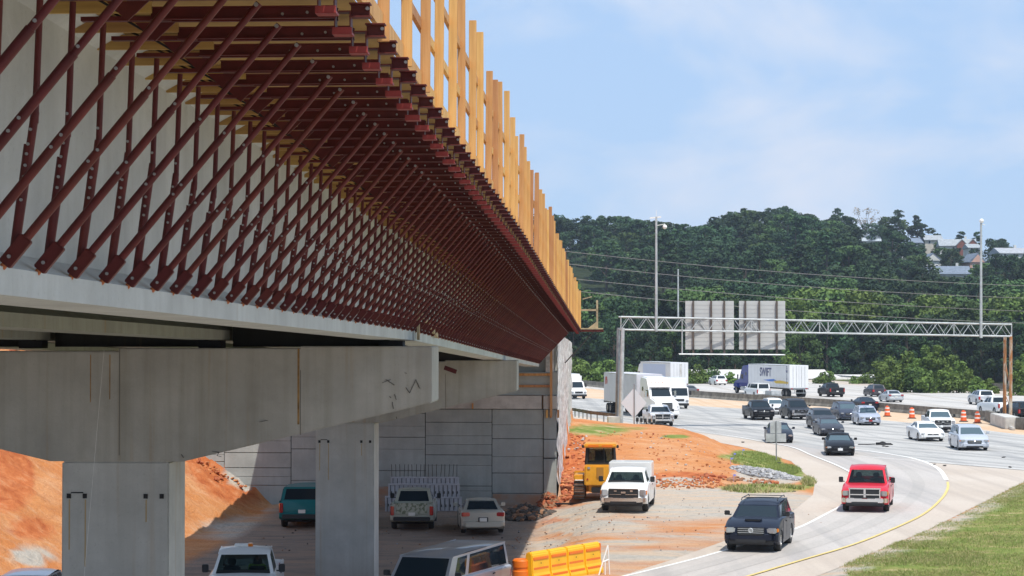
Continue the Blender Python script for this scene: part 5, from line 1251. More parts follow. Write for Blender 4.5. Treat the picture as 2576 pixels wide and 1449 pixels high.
# near carriageway, coming
V('sedan', 'sedan', 2113, 1146, -7, BK, 'black sedan with white front plate leaving onto the ramp behind the red pickup', 'sedan', detail=1, fplate=(.75, .76, .76))
V('sedan', 'sedan', 1962, 1114, -4, DB, 'dark sedan partly hidden behind the grey roadside sign', 'sedan')
V('sedan', 'sedan', 2091, 1097, 0, (.045, .05, .065), 'dark grey sedan overlapping the dark SUV behind it', 'sedan')
V('suv', 'suv', 2073, 1080, 0, (.05, .055, .065), 'dark grey SUV directly behind the dark grey sedan', 'SUV')
V('minivan', 'minivan', 2136, 1058, 2, (.05, .06, .09), 'dark blue grey minivan behind the light silver SUV', 'minivan')
V('suv', 'cuv', 2186, 1070, 0, (.46, .50, .58), 'light silver blue SUV with red front plate in the middle lane', 'SUV', H=1.68, fplate=(.35, .04, .04))
V('suv', 'suv', 2013, 1056, 6, (.016, .018, .024), 'big black SUV with silver bumper right of the black pickup', 'SUV', front='truck', L=5.2, H=1.9, W=2.03)
V('sedan', 'cuv', 1955, 1043, 5, WH, 'white car mostly hidden between the black pickup and the big black SUV', 'car', metal=0)
V('pickup_truck', 'pickup', 1918, 1057, 4, BK, 'black pickup truck leading the traffic left of the big black SUV', 'pickup', front='car', dark_rim=True)
V('pickup_truck', 'pickup', 2369, 1088, -4, WH, 'white pickup truck behind the white sedan in the right lane', 'pickup', front='truck', metal=0)
V('sedan', 'sedan', 2341, 1110, 2, WH, 'white sedan beside the light silver minivan', 'sedan', metal=0)
V('minivan', 'minivan', 2447, 1133, -3, (.54, .58, .64), 'light silver minivan nearest on the main highway at right', 'minivan', detail=1)
V('pickup_truck', 'pickup', 1664, 1072, 4, (.72, .72, .73), 'white pickup truck passing in front of the white semi truck', 'pickup', front='ram', metal=.1)
# far carriageway, driving away
V('suv', 'cuv', 1812, 969, 11, WH, 'white SUV alone on the far carriageway left of the long blue cab truck', 'SUV', away=True, metal=0)
V('pickup_truck', 'pickup', 2102, 999, 8, (.016, .017, .02), 'black pickup truck on the far carriageway right of the long white trailer', 'pickup', away=True, front='car', dark_rim=True)
V('suv', 'cuv', 2208, 998, 6, (.06, .055, .065), 'dark SUV with silver rear on the far carriageway', 'SUV', away=True)
V('sedan', 'sedan', 2250, 1012, 5, SI, 'silver sedan on the far carriageway following the dark SUV', 'sedan', away=True)
V('suv', 'suv', 2478, 1019, 3, (.56, .58, .60), 'silver white SUV on the far carriageway near the rusty gantry posts', 'SUV', away=True)
V('pickup_truck', 'pickup', 2528, 1044, 9, WH, 'white pickup truck with small blue door mark behind the rusty gantry posts', 'pickup', away=True, metal=0)
V('suv', 'suv', 2578, 1056, 8, BK, 'black SUV cut by the right edge of the photo', 'SUV', away=True)
V('sedan', 'sedan', 2183, 1033, 8, DB, 'dark blue sedan behind the median barrier above the minivan', 'sedan', away=True)
V('sedan', 'sedan', 1738, 997, 11, (.14, .15, .17), 'grey sedan behind the median barrier right of the white trucks', 'sedan', away=True)
V('suv', 'suv', 1466, 950, 12, SI, 'silver SUV far off at the left end of the highway', 'SUV', away=True, H=2.2)
V('cargo_van', 'van', 1916, 999, 13, WH, 'white cargo van with two rear windows in front of the long white trailer', 'van', away=True, metal=0, sc=.92)
# small trailer behind the van
c = put(1946, 1008, 13, 2, True); r = empty('utility_trailer', c, R(103), 'small grey trailer with covered load behind the white cargo van', 'trailer')
MB().box((0, 0, .62), (2.6, 1.5, .12)).box((0, 0, .95), (2.2, 1.3, .5)).build('bed', M_GALV, r, bevel=.08); wheel(r, 0, .8, .3, .18, 1); wheel(r, 0, -.8, .3, .18, -1)
MB().bar((1.2, 0, .5), (2.3, 0, .45), .08).build('drawbar', M_GALVD, r)

# ---------------------------------------------------------------- trucks
def box_trailer(root, L, W, H, x0, m=M_WPAINT, floor=1.15):
    b = MB().b2((x0 - L, -W / 2, floor), (x0, W / 2, H)).build('trailer_box', m, root, bevel=.05)
    for s in (1, -1):
        mb = MB()
        for i in range(1, int(L / 1.22)): mb.box((x0 - i * 1.22, s * (W / 2 + .004), (floor + H) / 2), (.014, .008, H - floor - .3))
        mb.build('panel_seam', M_GALV, b)
        MB().box((x0 - L / 2, s * (W / 2 + .01), H - .06), (L - .1, .03, .1)).build('roof_rail', M_GALV, b)
    mb = MB(); xr = x0 - L
    for y in (0,): mb.box((xr - .01, y, (floor + H) / 2), (.02, .03, H - floor - .25))
    for y in (-.8, -.35, .35, .8): mb.box((xr - .03, y, (floor + H) / 2), (.03, .035, H - floor - .3))
    mb.build('rear_door', M_GALV, b)
    MB().box((xr - .02, 0, floor - .05), (.1, W, .18)).box((xr - .05, 0, .55), (.1, W - .6, .1)).box((xr - .05, .6, .8), (.06, .06, .5)).box((xr - .05, -.6, .8), (.06, .06, .5)).build('rear_bumper', M_GALVD, root)
    for s in (1, -1): part('taillight', root, M_TAIL, ((xr - .08, s * (W / 2 - .3), floor - .05), (.03, .3, .1)))
    part('chassis', root, M_DARK, ((x0 - L / 2, 0, floor - .12), (L - .6, .9, .22)), bevel=0)
    for xx in (xr + 1.3, xr + 2.55):
        for s in (1, -1): wheel(root, xx, s * (W / 2 - .3), .5, .55, s)
    return b
def tractor(root, x0, P, W=2.44, blue=False):
    """conventional sleeper tractor, front bumper at x0"""
    mb = MB()
    mb.prism([(x0 - 6.0, .95), (x0 - 6.0, 3.4), (x0 - 5.6, 3.95), (x0 - 3.4, 3.8), (x0 - 2.75, 2.95), (x0 - 2.1, 2.0), (x0 - .35, 1.72), (x0 - .1, 1.5), (x0 - .05, .75), (x0 - 1.9, .75), (x0 - 1.95, .95)], 'y', -W / 2 + .12, W / 2 - .12)
    cab = mb.build('cab', P, root, bevel=.10, seg=3, smooth=35)
    for s in (1, -1):
        part('fender', root, P, ((x0 - .95, s * (W / 2 - .14), 1.12), (1.7, .34, .55)), bevel=.10)
        part('fuel_tank', root, M_GALV, ((x0 - 3.6, s * (W / 2 - .25), .72), (1.6, .5, .55)), bevel=.12)
        part('side_window', root, M_GLASS, ((x0 - 3.35, s * (W / 2 - .115), 2.35), (.95, .02, .62)), bevel=.01)
        part('side_window', root, M_GLASS, ((x0 - 4.9, s * (W / 2 - .115), 2.75), (.5, .02, .4)), bevel=.01)
        part('side_mirror', root, M_CHROME, ((x0 - 2.5, s * (W / 2 + .22), 2.3), (.12, .2, .62)), ((x0 - 2.55, s * (W / 2 + .06), 2.5), (.04, .3, .04)), bevel=.02)
        part('headlight', root, M_LAMP, ((x0 - .14, s * (W / 2 - .34), 1.15), (.1, .42, .26)), bevel=.04)
    qf = [Vector((x0 - 2.10, 1.02, 2.04)), Vector((x0 - 2.10, -1.02, 2.04)), Vector((x0 - 2.72, -.92, 2.86)), Vector((x0 - 2.72, .92, 2.86))]
    pane(qf, .04, .96, .05, .95, Vector((1, 0, .7)), off=.05, th=.06).build('windshield', M_GLASS, root)
    part('sun_visor', root, P, ((x0 - 2.62, 0, 2.98), (.35, 2.0, .07)), bevel=.02)
    g = part('grille', root, M_TRIM, ((x0 - .06, 0, 1.15), (.10, 1.0, .75)), bevel=.03); cb = MB()
    for k in range(7): cb.box((x0 - .0, 0, .88 + k * .09), (.02, .95, .025))
    cb.box((x0 - .0, 0, 1.54), (.03, 1.06, .05)); cb.build('grille_bar', M_CHROME, g)
    part('front_bumper', root, P, ((x0 - .05, 0, .58), (.28, W - .1, .38)), bevel=.08)
    part('marker_light', root, M_AMBER, *[((x0 - 3.05, y, 3.42), (.1, .1, .05)) for y in (-.7, -.35, 0, .35, .7)])
    part('chassis', root, M_DARK, ((x0 - 4.4, 0, .8), (7.0, 1.0, .3)), bevel=0)
    for s in (1, -1):
        wheel(root, x0 - 1.05, s * (W / 2 - .2), .5, .3, s)
        for xx in (x0 - 6.5, x0 - 7.8): wheel(root, xx, s * (W / 2 - .3), .5, .55, s)
def truck_at(u, v, head, L, away, label, z=0):
    p = gp(u, v, z); h = fwd(head, away); c = p + h * (L / 2 - 1.0) * (1 if away else -1)
    return empty('semi_truck', c, R(head) + (R(90) if away else R(-90)), label, 'truck')
s1 = truck_at(1672, 1054, 11, 20.0, False, 'white semi truck with shade-greyed trailer heading into the gantry on the near carriageway')
tractor(s1, 10, paint('white truck', (.82, .82, .82), 0)); b = box_trailer(s1, 13.4, 2.59, 4.1, 3.5, mat('shade-greyed trailer side', (.60, .59, .62), .5, var=.06, vscale=.8))  # trailer box greyed to stand for its side in shade
MRD = mat('red emblem paint', (.45, .06, .05), .5)
mb = MB()   # small red emblem near the trailer tail
for p_ in ([(-9.2, 3.55), (-8.9, 3.7), (-8.5, 3.62), (-8.3, 3.25), (-8.45, 2.9), (-8.75, 2.95), (-8.7, 3.3), (-9.0, 3.25), (-9.05, 2.85), (-9.3, 2.9)],): mb.prism(p_, 'y', -1.315, -1.30)
mb.build('emblem', MRD, b)
s2 = truck_at(2003, 999, 13, 22.0, True, 'long white trailer truck with blue cab and dark lettering on the far carriageway')
tractor(s2, 11, paint('blue truck', (.008, .024, .20), .1)); b = box_trailer(s2, 15.6, 2.59, 4.1, 4.6, M_WPAINT)
TX = mat('dark blue lettering', (.05, .06, .16), .5); TB = mat('blue stripe', (.05, .20, .62), .5); TY = mat('yellow stripe', (.75, .50, .06), .5)
o = bpy.data.objects.new('lettering', text_mesh('SWIFT', 1.55, TX, .006, .03)); COL.objects.link(o); o.parent = b; o.rotation_euler = (R(90), 0, R(180)); o.location = (-2.2, 1.312, 3.05)
MB().prism([(-5.2, 2.25), (-1.2, 2.05), (-4.0, 1.9), (-7.0, 1.95)], 'y', 1.297, 1.308).build('stripe', TB, b); MB().prism([(-7.6, 2.1), (-5.2, 2.0), (-6.0, 1.7), (-10.6, 1.72), (-10.6, 1.95)], 'y', 1.297, 1.312).build('stripe', TY, b)
mb = MB().b2((-11.0, 1.297, 1.3), (-9.2, 1.306, 4.0)); mb.build('rear_panel', M_WPAINT, b)
for k, ch in enumerate('SWIFT'):
    o = bpy.data.objects.new('letter', text_mesh(ch, .62, TX, .006, .02)); COL.objects.link(o); o.parent = b; o.rotation_euler = (R(90), 0, R(180)); o.location = (-10.1, 1.314, 3.75 - k * .50)
s3 = truck_at(1704, 986, 12, 20, True, 'white trailer with rust streaked rear door on the far carriageway behind the white semi truck')
b = box_trailer(s3, 15.6, 2.59, 4.15, 5.6, M_WPAINT); tractor(s3, 10.5, paint('white truck', (.82, .82, .82), 0))
MB().b2((-7.5, 1.297, 2.0), (4.2, 1.304, 3.85)).build('side_panel', mat('pale blue panel', (.50, .58, .74), .4), b)
MB().box((-10.02, -.2, 2.9), (.02, .28, 2.1)).build('rust_streak', mat('grey rust streak', (.42, .39, .35), .7, vcol=(.7, .7, .68), vscale=1.5), b)
def cab_over(u, v, head, label, H=3.1, name='box_truck', hood=0):
    L = 7.5; p = gp(u, v); h = fwd(head, False); r = empty(name, p - h * (L / 2 - .9), R(head) - R(90), label, 'truck'); P = paint('white truck', (.82, .82, .82), 0); x0 = L / 2
    if hood: prof = [(x0 - 3.0, .55), (x0 - 3.0, 2.25), (x0 - 1.7, 2.2), (x0 - 1.05, 1.35), (x0 - .15, 1.15), (x0 - .0, .95), (x0 - .02, .45)]
    else: prof = [(x0 - 1.9, .55), (x0 - 1.9, 2.35), (x0 - .35, 2.35), (x0 - .05, 1.35), (x0, .5)]
    MB().prism(prof, 'y', -1.0, 1.0).build('cab', P, r, bevel=.08, smooth=35)
    qf = [Vector((x0 - 1.06, .9, 1.38)), Vector((x0 - 1.06, -.9, 1.38)), Vector((x0 - 1.68, -.85, 2.15)), Vector((x0 - 1.68, .85, 2.15))] if hood else [Vector((x0 - .05, .95, 1.38)), Vector((x0 - .05, -.95, 1.38)), Vector((x0 - .33, -.9, 2.25)), Vector((x0 - .33, .9, 2.25))]
    pane(qf, .03, .97, .05, .95, Vector((1, 0, .5)), off=.03, th=.04).build('windshield', M_GLASS, r)
    part('grille', r, M_TRIM, ((x0 + .0, 0, .95 if not hood else .85), (.06, 1.0, .22)), bevel=.02); part('front_bumper', r, M_TRIM, ((x0, 0, .48), (.2, 2.0, .26)), bevel=.04)
    for s in (1, -1):
        part('headlight', r, M_LAMP, ((x0 + .01, s * .8, .85), (.06, .3, .2)), bevel=.03); part('side_mirror', r, M_TRIM, ((x0 - (1.3 if hood else .2), s * 1.2, 1.7), (.1, .2, .45)), bevel=.02)
        wheel(r, x0 - 1.0, s * .85, .4, .25, s); wheel(r, x0 - 5.4, s * .8, .4, .45, s)
        part('side_window', r, M_GLASS, ((x0 - (2.2 if hood else 1.1), s * 1.0, 1.8), (.8, .02, .55)), bevel=.01)
    bo = MB().b2((x0 - L, -1.15, .85), (x0 - (2.95 if hood else 1.95), 1.15, H)).build('cargo_box', M_WPAINT, r, bevel=.08 if not hood else .25, seg=3); part('chassis', r, M_DARK, ((x0 - 4, 0, .7), (6.6, .8, .25)), bevel=0)
    return r
cab_over(1706, 1028, 6, 'white cab over box truck right behind the white semi truck', 3.3)
cab_over(1452, 1004, 12, 'white hooded box van at the left edge of the highway beside the wing wall', 3.1, 'box_van', hood=1)

# driver in the white truck
M_HV = mat('hi-vis lime cloth', (.55, .95, .06), .7); M_SK = mat('skin', (.30, .17, .11), .6)
dr = empty('person', (0, 0, 0), 0, 'driver in a lime high visibility vest behind the wheel of the white pickup', 'person')
dr.location = wt.location + Matrix.Rotation(wt.rotation_euler.z, 3, 'Z') @ Vector((.62, .38, .90)); dr.rotation_euler = wt.rotation_euler
tubeperson('body', [(0, 0, 0), (-.04, 0, .25), (-.05, 0, .45), (-.03, 0, .56), (0, 0, .66), (0, 0, .76), (-.03, .19, .47), (.08, .25, .22), (.33, .16, .27), (.41, .13, .29), (-.03, -.19, .47), (.08, -.25, .22), (.33, -.14, .29), (.41, -.11, .31), (.4, .1, 0), (.4, -.1, 0)],
           [(0, 1), (1, 2), (2, 3), (3, 4), (4, 5), (2, 6), (6, 7), (7, 8), (8, 9), (2, 10), (10, 11), (11, 12), (12, 13), (0, 14), (0, 15)], [.15, .14, .14, .055, .095, .07, .065, .05, .038, .035, .065, .05, .038, .035, .085, .085], M_SK, dr)
tubeperson('vest', [(0, 0, .05), (-.04, 0, .25), (-.05, 0, .44), (-.03, .18, .48), (-.03, -.18, .48), (.06, .25, .28), (.06, -.25, .28)], [(0, 1), (1, 2), (2, 3), (2, 4), (3, 5), (4, 6)], [.17, .165, .15, .085, .085, .065, .065], M_HV, dr)
MB().ico((0, 0, .86), .11, 2, (1, 1, .7)).build('cap', M_DARK, dr, smooth=True)

# ---------------------------------------------------------------- things on the highway edge and in the yard
dm = empty('traffic_drum', gp(2232, 1048), 0, 'orange and white traffic drum, leftmost of the row along the median', 'barrel', 'traffic drums along the median')
mb = MB(); prof = [(.001, .92), (.16, .92), (.20, .90), (.20, .72), (.215, .70), (.215, .55), (.23, .53), (.23, .38), (.245, .36), (.245, .2), (.26, .18), (.26, .05)]
mb.lathe(prof, (0, 0, 0), 'z', 18); mb.build('body', M_ORG, dm, smooth=30)
for z, r_ in ((.79, .207), (.46, .237)): MB().lathe([(r_ , z - .06), (r_ + .001, z + .06)], (0, 0, 0), 'z', 18).build('reflective_band', M_WHT, dm, smooth=30)
MB().lathe([(.001, .09), (.30, .09), (.38, .05), (.38, 0)], (0, 0, 0), 'z', 18).build('base', M_BLACK, dm); MB().box((0, 0, .96), (.2, .03, .08)).build('handle', M_ORG, dm)
kidmap[dm.name] = list(dm.children)
for u, v, lab in ((2294, 1053, 'second traffic drum from the left along the median'), (2371, 1058, 'traffic drum hidden behind the white pickup roof'), (2424, 1061, 'orange and white traffic drum just left of the last one in the row'), (2459, 1065, 'rightmost redder traffic drum next to the gantry pedestal')):
    o = clone(dm); o.location = gp(u, v); o['label'] = lab; o.scale = (1.08, 1.08, 1.05)
dm.scale = (1.08, 1.08, 1.05)
# shredded tyre and small scraps on the road
mb = MB(); mb.path([(-1.5, 0, .03), (-.9, .02, .04), (-.3, 0, .06)], .035, n=5); mb.ico((.15, 0, .08), .28, 2, (1.4, .8, .55), .3); mb.ico((.6, 0, .05), .22, 2, (1.6, .6, .35), .3)
o = mb.build('tyre_shred', M_BLACK); o.location = gp(2212, 1119, .02); tag(o, 'black shredded tyre lying on the pavement right of the black sedan', 'debris')
mb = MB(); mb.ico((0, 0, .1), .3, 2, (1.3, .7, .5), .3); o = mb.build('tyre_piece', M_BLACK); o.location = tz(2578 / 1.0 - 846, 1105); o.location = gp(1732, 1103, .02); tag(o, 'black tyre piece at the top of the dirt mound beside the highway', 'debris')
for k, (u, v) in enumerate([(2222, 1123), (2232, 1124), (2350, 1169), (2377, 1172), (2525, 1151), (1870, 1113), (2540, 1176), (2130, 1108), (1992, 1221), (1996, 1238), (2040, 1205), (2002, 1209), (1975, 1170), (1960, 1166), (1990, 1178)]):
    mb = MB(); mb.ico((0, 0, .03), .12, 1, (random.uniform(.8, 2), 1, .35), .4); o = mb.build('rubber_scrap', M_BLACK); o.location = gp(u, v, .02); o.rotation_euler.z = random.random() * 3
    tag(o, 'tiny dark scrap of rubber lying on the pale pavement', 'debris', 'rubber scraps on the pavement')
# yellow and orange water barriers
A_, B_ = Vector((.50, 63.1, 0)), Vector((2.78, 66.5, 0)); dv_ = (B_ - A_); n4 = 4; seg = dv_.length / n4; ang = math.atan2(dv_.y, dv_.x)
labs = ['yellow plastic barrier segment at the left end of the row beside the silver van', 'second plastic barrier segment from the left, yellow with orange slots', 'third plastic barrier segment from the left, yellow with orange slots', 'rightmost yellow plastic barrier segment leaning toward the white frame']
for k in range(n4):
    c = A_ + dv_ * ((k + .5) / n4); r = empty('water_barrier', (c.x, c.y, -.06), ang, labs[k], 'barrier', 'plastic barriers in a row')
    w = seg - .03; mb = MB(); mb.prism([(-.24, 0), (-.24, .18), (-.15, .42), (-.12, 1.0), (-.07, 1.07), (.07, 1.07), (.12, 1.0), (.15, .42), (.24, .18), (.24, 0)], 'x', -w / 2, w / 2); mb.build('body', M_BYEL, r, bevel=.03)
    for z, h_ in ((.86, .07), (.56, .07), (.30, .06)):
        yy = -.125 if z > .5 else -.19
        MB().box((0, yy, z), (w * .86, .045, h_ * 1.35)).build('slot', M_BORA, r, bevel=.012)
    for x in (-.28, .02, .30): MB().box((x, -.20, .14), (.10, .07, .16)).build('fork_pocket', M_BORA, r, bevel=.02)
    MB().box((w / 2 - .05, 0, .55), (.06, .27, .95)).build('joint', M_BORA, r) if k == 3 else None
    MB().tube((0, -.14, .71), (0, -.128, .71), .02, n=8).build('plug', M_DARK, r)
yd = empty('drum', (.28, 63.3, -.15), 0, 'orange plastic drum wedged between the silver van and the yellow barriers', 'barrel')
MB().lathe([(.001, .92), (.24, .92), (.27, .89), (.27, .70), (.25, .68), (.25, .60), (.28, .58), (.28, .05)], (0, 0, 0), 'z', 18).build('body', M_BORA, yd, smooth=30); MB().lathe([(.20, .925), (.22, .94), (.24, .925)], (0, 0, 0), 'z', 18).build('rim', M_BORA, yd)
fr = empty('steel_frame', (2.75, 65.6, -.05), R(40), 'white welded A shaped steel frame leaning at the right end of the yellow barriers', 'frame')
for a, b in (((0, 0, 0), (.42, 0, 1.0)), ((.42, 0, 1.0), (.50, 0, 0)), ((.2, 0, .48), (.47, 0, .55)), ((.30, 0, 0), (.30, 0, .5))): MB().tube(a, b, .022, n=6).build('tube', M_WHT, fr)

# bulldozer seen from behind
bd = empty('bulldozer', tz(1512, 1252), R(86), 'yellow bulldozer with black cab seen from behind on the red dirt', 'bulldozer')
def pp(name, m, *b, parent=bd, **k): return part(name, parent, m, *b, **k)
pp('rear_body', M_YEL, ((-1.35, 0, 1.15), (.75, 1.45, .95)), ((-1.25, 0, .62), (.6, 1.05, .5)), bevel=.05); pp('engine_hood', M_YEL, ((1.0, 0, 1.3), (1.7, .95, .8)), bevel=.06)
pp('chassis', M_YEL, ((0, 0, .85), (2.6, 1.1, .5)), bevel=.04)
for s in (1, -1):
    t_ = MB(); pts = [(-1.55, .12), (-1.75, .45), (-1.5, .80), (1.2, .80), (1.5, .45), (1.25, .10)]
    t_.prism(pts, 'y', s * .98 - .25, s * .98 + .25); tr_ = t_.build('track', mat('muddy track steel', (.17, .085, .05), .85, var=.4, vscale=5), bd, bevel=.05)
    g_ = MB()
    for i in range(14): g_.box((-1.45 + i * .21, s * .98, .82), (.05, .5, .05)); g_.box((-1.45 + i * .21, s * .98, .08), (.05, .5, .05))
    for i in range(4): g_.box((-1.72 + .02 * i, s * .98, .22 + i * .16), (.06, .5, .05))
    g_.build('track_shoe', M_STEELD, tr_)
    pp('fender', M_YEL, ((-.75, s * .98, 1.02), (1.5, .48, .30)), bevel=.04); pp('step', M_WHT, ((-1.5, s * .98, .92), (.12, .4, .05)))
    pp('tail_lamp', M_LAMP, ((-1.74, s * .52, 1.50), (.04, .12, .1)), bevel=.01)
cabp = MB()
for x in (-1.05, .25):
    for y in (-.66, .66): cabp.bar((x, y, 1.62), (x * .97, y * .92, 2.40), .12, .12)
cabp.box((-.4, 0, 1.66), (1.45, 1.4, .10)); cabp.box((-1.05, 0, 1.75), (.05, 1.3, .12)); cabp.bar((-1.06, -.2, 1.66), (-1.06, -.16, 2.40), .05); cabp.build('cab_frame', M_TRIM, bd, bevel=.01)
pp('rear_window', M_GLASSC, ((-1.07, 0, 2.03), (.02, 1.20, .66)), bevel=0); pp('windshield', M_GLASSC, ((.25, 0, 2.03), (.02, 1.20, .66)), bevel=0)
pp('seat', M_DARK, ((-.45, 0, 1.86), (.5, .55, .35)), ((-.68, 0, 2.06), (.14, .5, .42)), bevel=.05)
pp('cab_roof', M_YEL, ((-.4, 0, 2.50), (1.75, 1.56, .18)), bevel=.06); pp('roof_vent', M_BORA, ((-1.285, -.32, 2.49), (.02, .50, .10)), ((-1.285, .32, 2.49), (.02, .50, .10)))
for s in (1, -1): pp('work_light', M_DARK, ((-1.15, s * .80, 2.47), (.14, .12, .14)), bevel=.02)
pp('rear_panel', mat('brown yellow steel', (.42, .20, .03), .6), ((-1.74, .0, 1.28), (.03, .32, .5)), bevel=.01); pp('hitch', M_DARK, ((-1.6, 0, .48), (.35, .8, .25)), bevel=.03)
pp('blade', M_YEL, ((2.15, 0, .62), (.16, 2.7, 1.0)), bevel=.04); pp('push_arm', M_YEL, ((1.2, 1.25, .4), (1.9, .12, .16)), ((1.2, -1.25, .4), (1.9, .12, .16)), bevel=.02)
pp('red_reflector', M_TAIL, ((-1.745, .58, .98), (.02, .08, .08)))
# stacked formwork panels with upright rebar by the wall
fw = empty('formwork_stack', (0, 97.2, 0), 0, 'stack of whitish slotted formwork panels with upright bars against the wall', 'formwork')
MFW = mat('pale formwork panel', (.50, .50, .53), .6, var=.15, vscale=3)
def zy(v, Y=97.2): return CAMZ + (850 - v) * Y / F_PX
def xu(u, Y=97.2): return (u - CU) * Y / F_PX
for u0, u1, v0, v1, y in ((978, 1157, 1216, 1290, -.3), (983, 1155, 1200, 1218, .1), (1060, 1163, 1247, 1282, -.8), (972, 1000, 1245, 1284, -.85)):
    pn = MB().b2((xu(u0), y, zy(v1)), (xu(u1), y + .12, zy(v0))).build('panel', MFW, fw, bevel=.02); sl = MB(); n = int((u1 - u0) / 11)
    for i in range(n):
        x = xu(u0 + 6 + i * 11); sl.b2((x - .012, y - .03, zy(v1) + .05), (x + .012, y - .001, zy(v0) - .05))
        if v1 - v0 > 30: sl.b2((x + .03, y - .025, zy(v0) - .45), (x + .07, y - .001, zy(v0) - .33)); sl.b2((x + .06, y - .025, zy(v0) - .85), (x + .10, y - .001, zy(v0) - .73))
    sl.build('slot', M_STEELD, pn)
    MB().b2((xu(u0), y - .05, zy(v0) - .03), (xu(u1), y + .15, zy(v0) + .02)).build('top_flange', MFW, pn)
for i in range(17):
    u = 986 + i * 10.2; lean = random.uniform(-.03, .05); MB().tube((xu(u), .15, zy(1202)), (xu(u) + lean, .15, zy(1168)), .014, n=5).build('rebar', M_STEELD, fw)
# rubble piles
def rubble(name, u, v, n, ru, rv, mats, label, size=(.08, .3), cat='rubble', zoff=0):
    c = tz(u, v); mb = MB()
    for i in range(n):
        a = random.uniform(0, 6.28); k = math.sqrt(random.random()); x = math.cos(a) * ru * k; y = math.sin(a) * rv * k; zz_ = th(c.x + x, c.y + y) - c.z
        mb.cur = random.randrange(len(mats)); mb.ico((x, y, zz_ + (1 - k) * zoff + .03), random.uniform(*size), 1, (random.uniform(.7, 1.4), random.uniform(.7, 1.3), random.uniform(.5, .9)), .35)
    o = mb.build(name, mats); o.location = c; return tag(o, label, cat, kind='stuff')
M_ST1 = mat('grey broken stone', (.30, .30, .31), .9, var=.3); M_ST2 = mat('pale broken stone', (.45, .44, .43), .9); M_CL1 = mat('red clay clod', (.40, .12, .05), .95, var=.3); M_CLO = mat('orange clay clod', (.52, .21, .08), .95, var=.3); M_CL2 = mat('dark soil clod', (.09, .075, .065), .95, var=.3); M_CL3 = mat('brown clod', (.30, .16, .09), .95)
rubble('stone_rubble', 1928, 1194, 800, 1.9, 2.6, [M_ST1, M_ST2, M_ST1], 'heap of grey broken stone beside the grass patch at the ramp', (.04, .11), zoff=.25)
rubble('stone_rubble', 1850, 1208, 60, 2.2, 1.2, [M_CL1, M_CL3], 'low line of red clay clods beside the stone heap', (.06, .2))
rubble('soil_rubble', 1322, 1302, 260, 1.3, 1.1, [M_CL2, M_CL2, M_CL3], 'dark soil and rubble heap under the corner of the wall', (.07, .22), zoff=.55)
rubble('clay_rubble', 1380, 1278, 220, .6, 1.0, [M_CL1, M_CL1, M_CL3], 'red clay clods piled at the foot of the corner pillar', (.05, .17), zoff=.7)
rubble('clay_rubble', 1408, 1232, 240, .7, 5.0, [M_CL1, M_CLO, M_CL1], 'red clods along the foot of the rough wing wall', (.05, .17), zoff=.3)
rubble('clay_rubble', 1440, 1150, 260, 1.6, 9, [M_CL1, M_ST2, M_CLO, M_CL1, M_CLO], 'clods and pale stones on the slope above the bulldozer', (.04, .13))
rubble('clay_rubble', 555, 1205, 700, 2.6, 6, [M_CL1, M_CLO, M_CL1, M_CLO], 'red clods strewn over the bank against the lit wall', (.03, .13))
rubble('clay_rubble', 20, 1190, 260, 2.4, 8, [M_CL1, M_CL3], 'red clods on the bank at the far left', (.06, .2))
rubble('clay_rubble', 1700, 1218, 260, 2.8, 1.6, [M_CLO, M_CL1, M_CLO], 'red clods scattered at the foot of the dirt mound', (.03, .10))
rubble('clay_rubble', 1640, 1150, 300, 4.2, 12, [M_CLO, M_CL1, M_ST2, M_CLO], 'small clods strewn over the big dirt mound', (.02, .08))
rubble('gravel_stones', 1120, 1360, 160, 8, 9, [M_CL3, M_ST1, M_CL2], 'small stones on the shaded yard under the bridge', (.015, .05))
rubble('gravel_stones', 1700, 1310, 260, 7, 12, [M_ST1, M_CL3, M_ST2], 'small stones strewn over the sunlit gravel yard', (.012, .035))
# green plastic pieces: flags marking the ramp edge
for k, (u, v) in enumerate([(2752 / 1.4907, 1158), (1868, 1149), (1838, 1170), (1845, 1213)]):
    mb = MB(); mb.tube((0, 0, 0), (0, 0, .4), .006, n=4); mb.box((.06, 0, .36), (.12, .01, .09)); o = mb.build('marker_flag', mat('blue flag', (.25, .28, .75), .6)); o.location = tz(u, v); tag(o, 'tiny blue utility marker flag stuck in the dirt mound edge', 'flag', 'blue marker flags')
# dark plank lying by the bulldozer
o = MB().box((0, 0, .05), (1.2, .18, .07)).build('plank', M_DARK); o.location = tz(1428, 1270); o.rotation_euler.z = R(-10); tag(o, 'dark plank lying on the ground left of the bulldozer', 'plank')

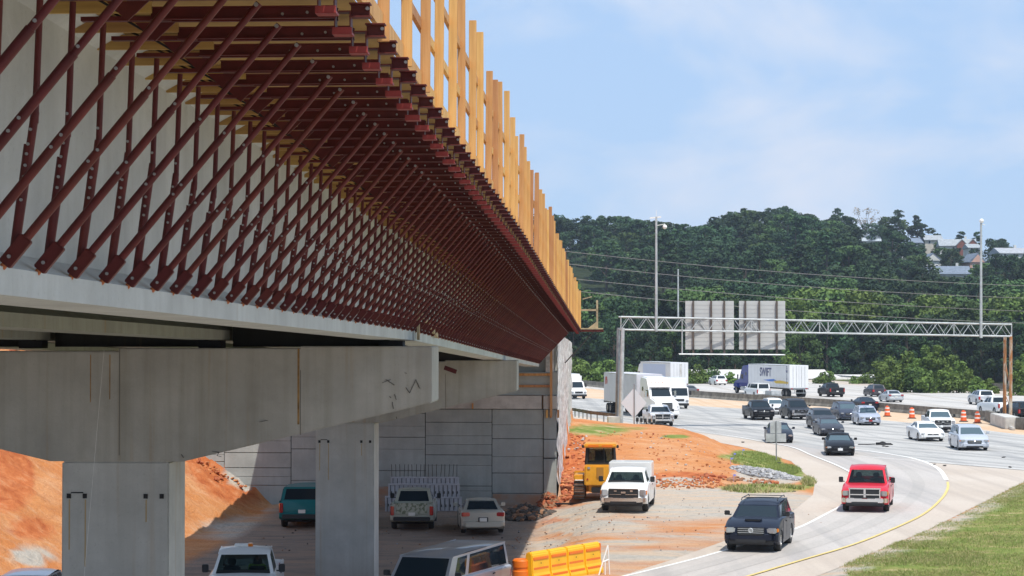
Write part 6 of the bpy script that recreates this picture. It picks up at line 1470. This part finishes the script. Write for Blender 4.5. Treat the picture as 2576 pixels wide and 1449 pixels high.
# ---------------------------------------------------------------- grass and weeds
def grass(name, regions, n, h, mats, label):
    mb = MB(); rng = np.random.RandomState(4)
    for (u, v, ru, rv, wgt) in regions:
        m_ = int(n * wgt); a = rng.uniform(0, 2 * math.pi, m_); k = np.sqrt(rng.rand(m_)); uu = u + np.cos(a) * ru * k; vv_ = v + np.sin(a) * rv * k
        dx_ = (uu - CU) / F_PX; q_ = (CV - vv_) / F_PX; dy_ = math.cos(PITCH) - q_ * math.sin(PITCH); dz_ = math.sin(PITCH) + q_ * math.cos(PITCH); z = np.zeros(m_)
        for _ in range(6):
            kk = (z - CAMZ) / dz_; X_ = dx_ * kk; Y_ = dy_ * kk; z = .5 * z + .5 * terr(X_, Y_)
        z = terr(X_, Y_); bad = inside(road_poly, X_, Y_) | (rng.rand(m_) < .35 - 1.1 * np.array([noise.noise(Vector((float(x) * .35, float(y) * .35, 0))) for x, y in zip(X_, Y_)]))
        for x, y, zz_ in zip(X_[~bad].tolist(), Y_[~bad].tolist(), z[~bad].tolist()):
            mb.cur = random.randrange(len(mats)); hh = h * random.uniform(.5, 1.3)
            for b_ in range(4):
                d = Vector((random.uniform(-1, 1), random.uniform(-1, 1), 0)) * hh * .8; qv = Vector((random.uniform(-.12, .12), random.uniform(-.12, .12), 0)); w = Vector((random.uniform(-1, 1), random.uniform(-1, 1), 0)).normalized() * .018 * (h / .15)
                base_ = Vector((x, y, zz_ - .02)) + qv; mb.add([base_ - w, base_ + w, base_ + d + Vector((0, 0, hh))], [(0, 1, 2)])
    o = mb.build(name, mats); return tag(o, label, 'grass', kind='stuff')
G1 = mat('grass green', (.20, .27, .06), .8); G2 = mat('grass yellow green', (.30, .32, .10), .8); G3 = mat('dry grass', (.46, .38, .20), .85)
grass('roadside_grass', [(2480, 1330, 260, 130, 1.0), (2300, 1420, 180, 60, .5), (2560, 1240, 60, 40, .15)], 34000, .085, [G1, G2, G3, G1, G2], 'patchy green and straw grass on the verge right of the ramp')
grass('ramp_grass', [(1900, 1155, 62, 20, .5), (1968, 1182, 46, 14, .5), (1960, 1190, 40, 8, .2)], 7000, .12, [G1, G1, G2], 'bright green grass patch inside the ramp curve')
grass('weeds', [(1920, 1232, 100, 9, .5), (2034, 1213, 14, 10, .2), (1700, 1098, 36, 4, .2), (1500, 1090, 70, 14, .25), (1600, 1079, 30, 3, .2)], 2200, .22, [G2, G1, G3], 'thin yellow green weeds along the edges of the dirt mound')

# ---------------------------------------------------------------- summer haze
hz = MB().b2((-700, -60, -8), (900, 1150, 110)).build('haze', mat('tmp', (.5, .5, .5)))
hm = bpy.data.materials.new('haze'); hm.use_nodes = True; t = hm.node_tree
for n in list(t.nodes): t.nodes.remove(n)
o_ = t.nodes.new('ShaderNodeOutputMaterial'); v_ = t.nodes.new('ShaderNodeVolumePrincipled')
v_.inputs['Color'].default_value = (.72, .84, 1, 1); v_.inputs['Density'].default_value = .00015; v_.inputs['Anisotropy'].default_value = .2
t.links.new(v_.outputs[0], o_.inputs['Volume']); hz.data.materials.clear(); hz.data.materials.append(hm); tag(hz, kind='stuff')
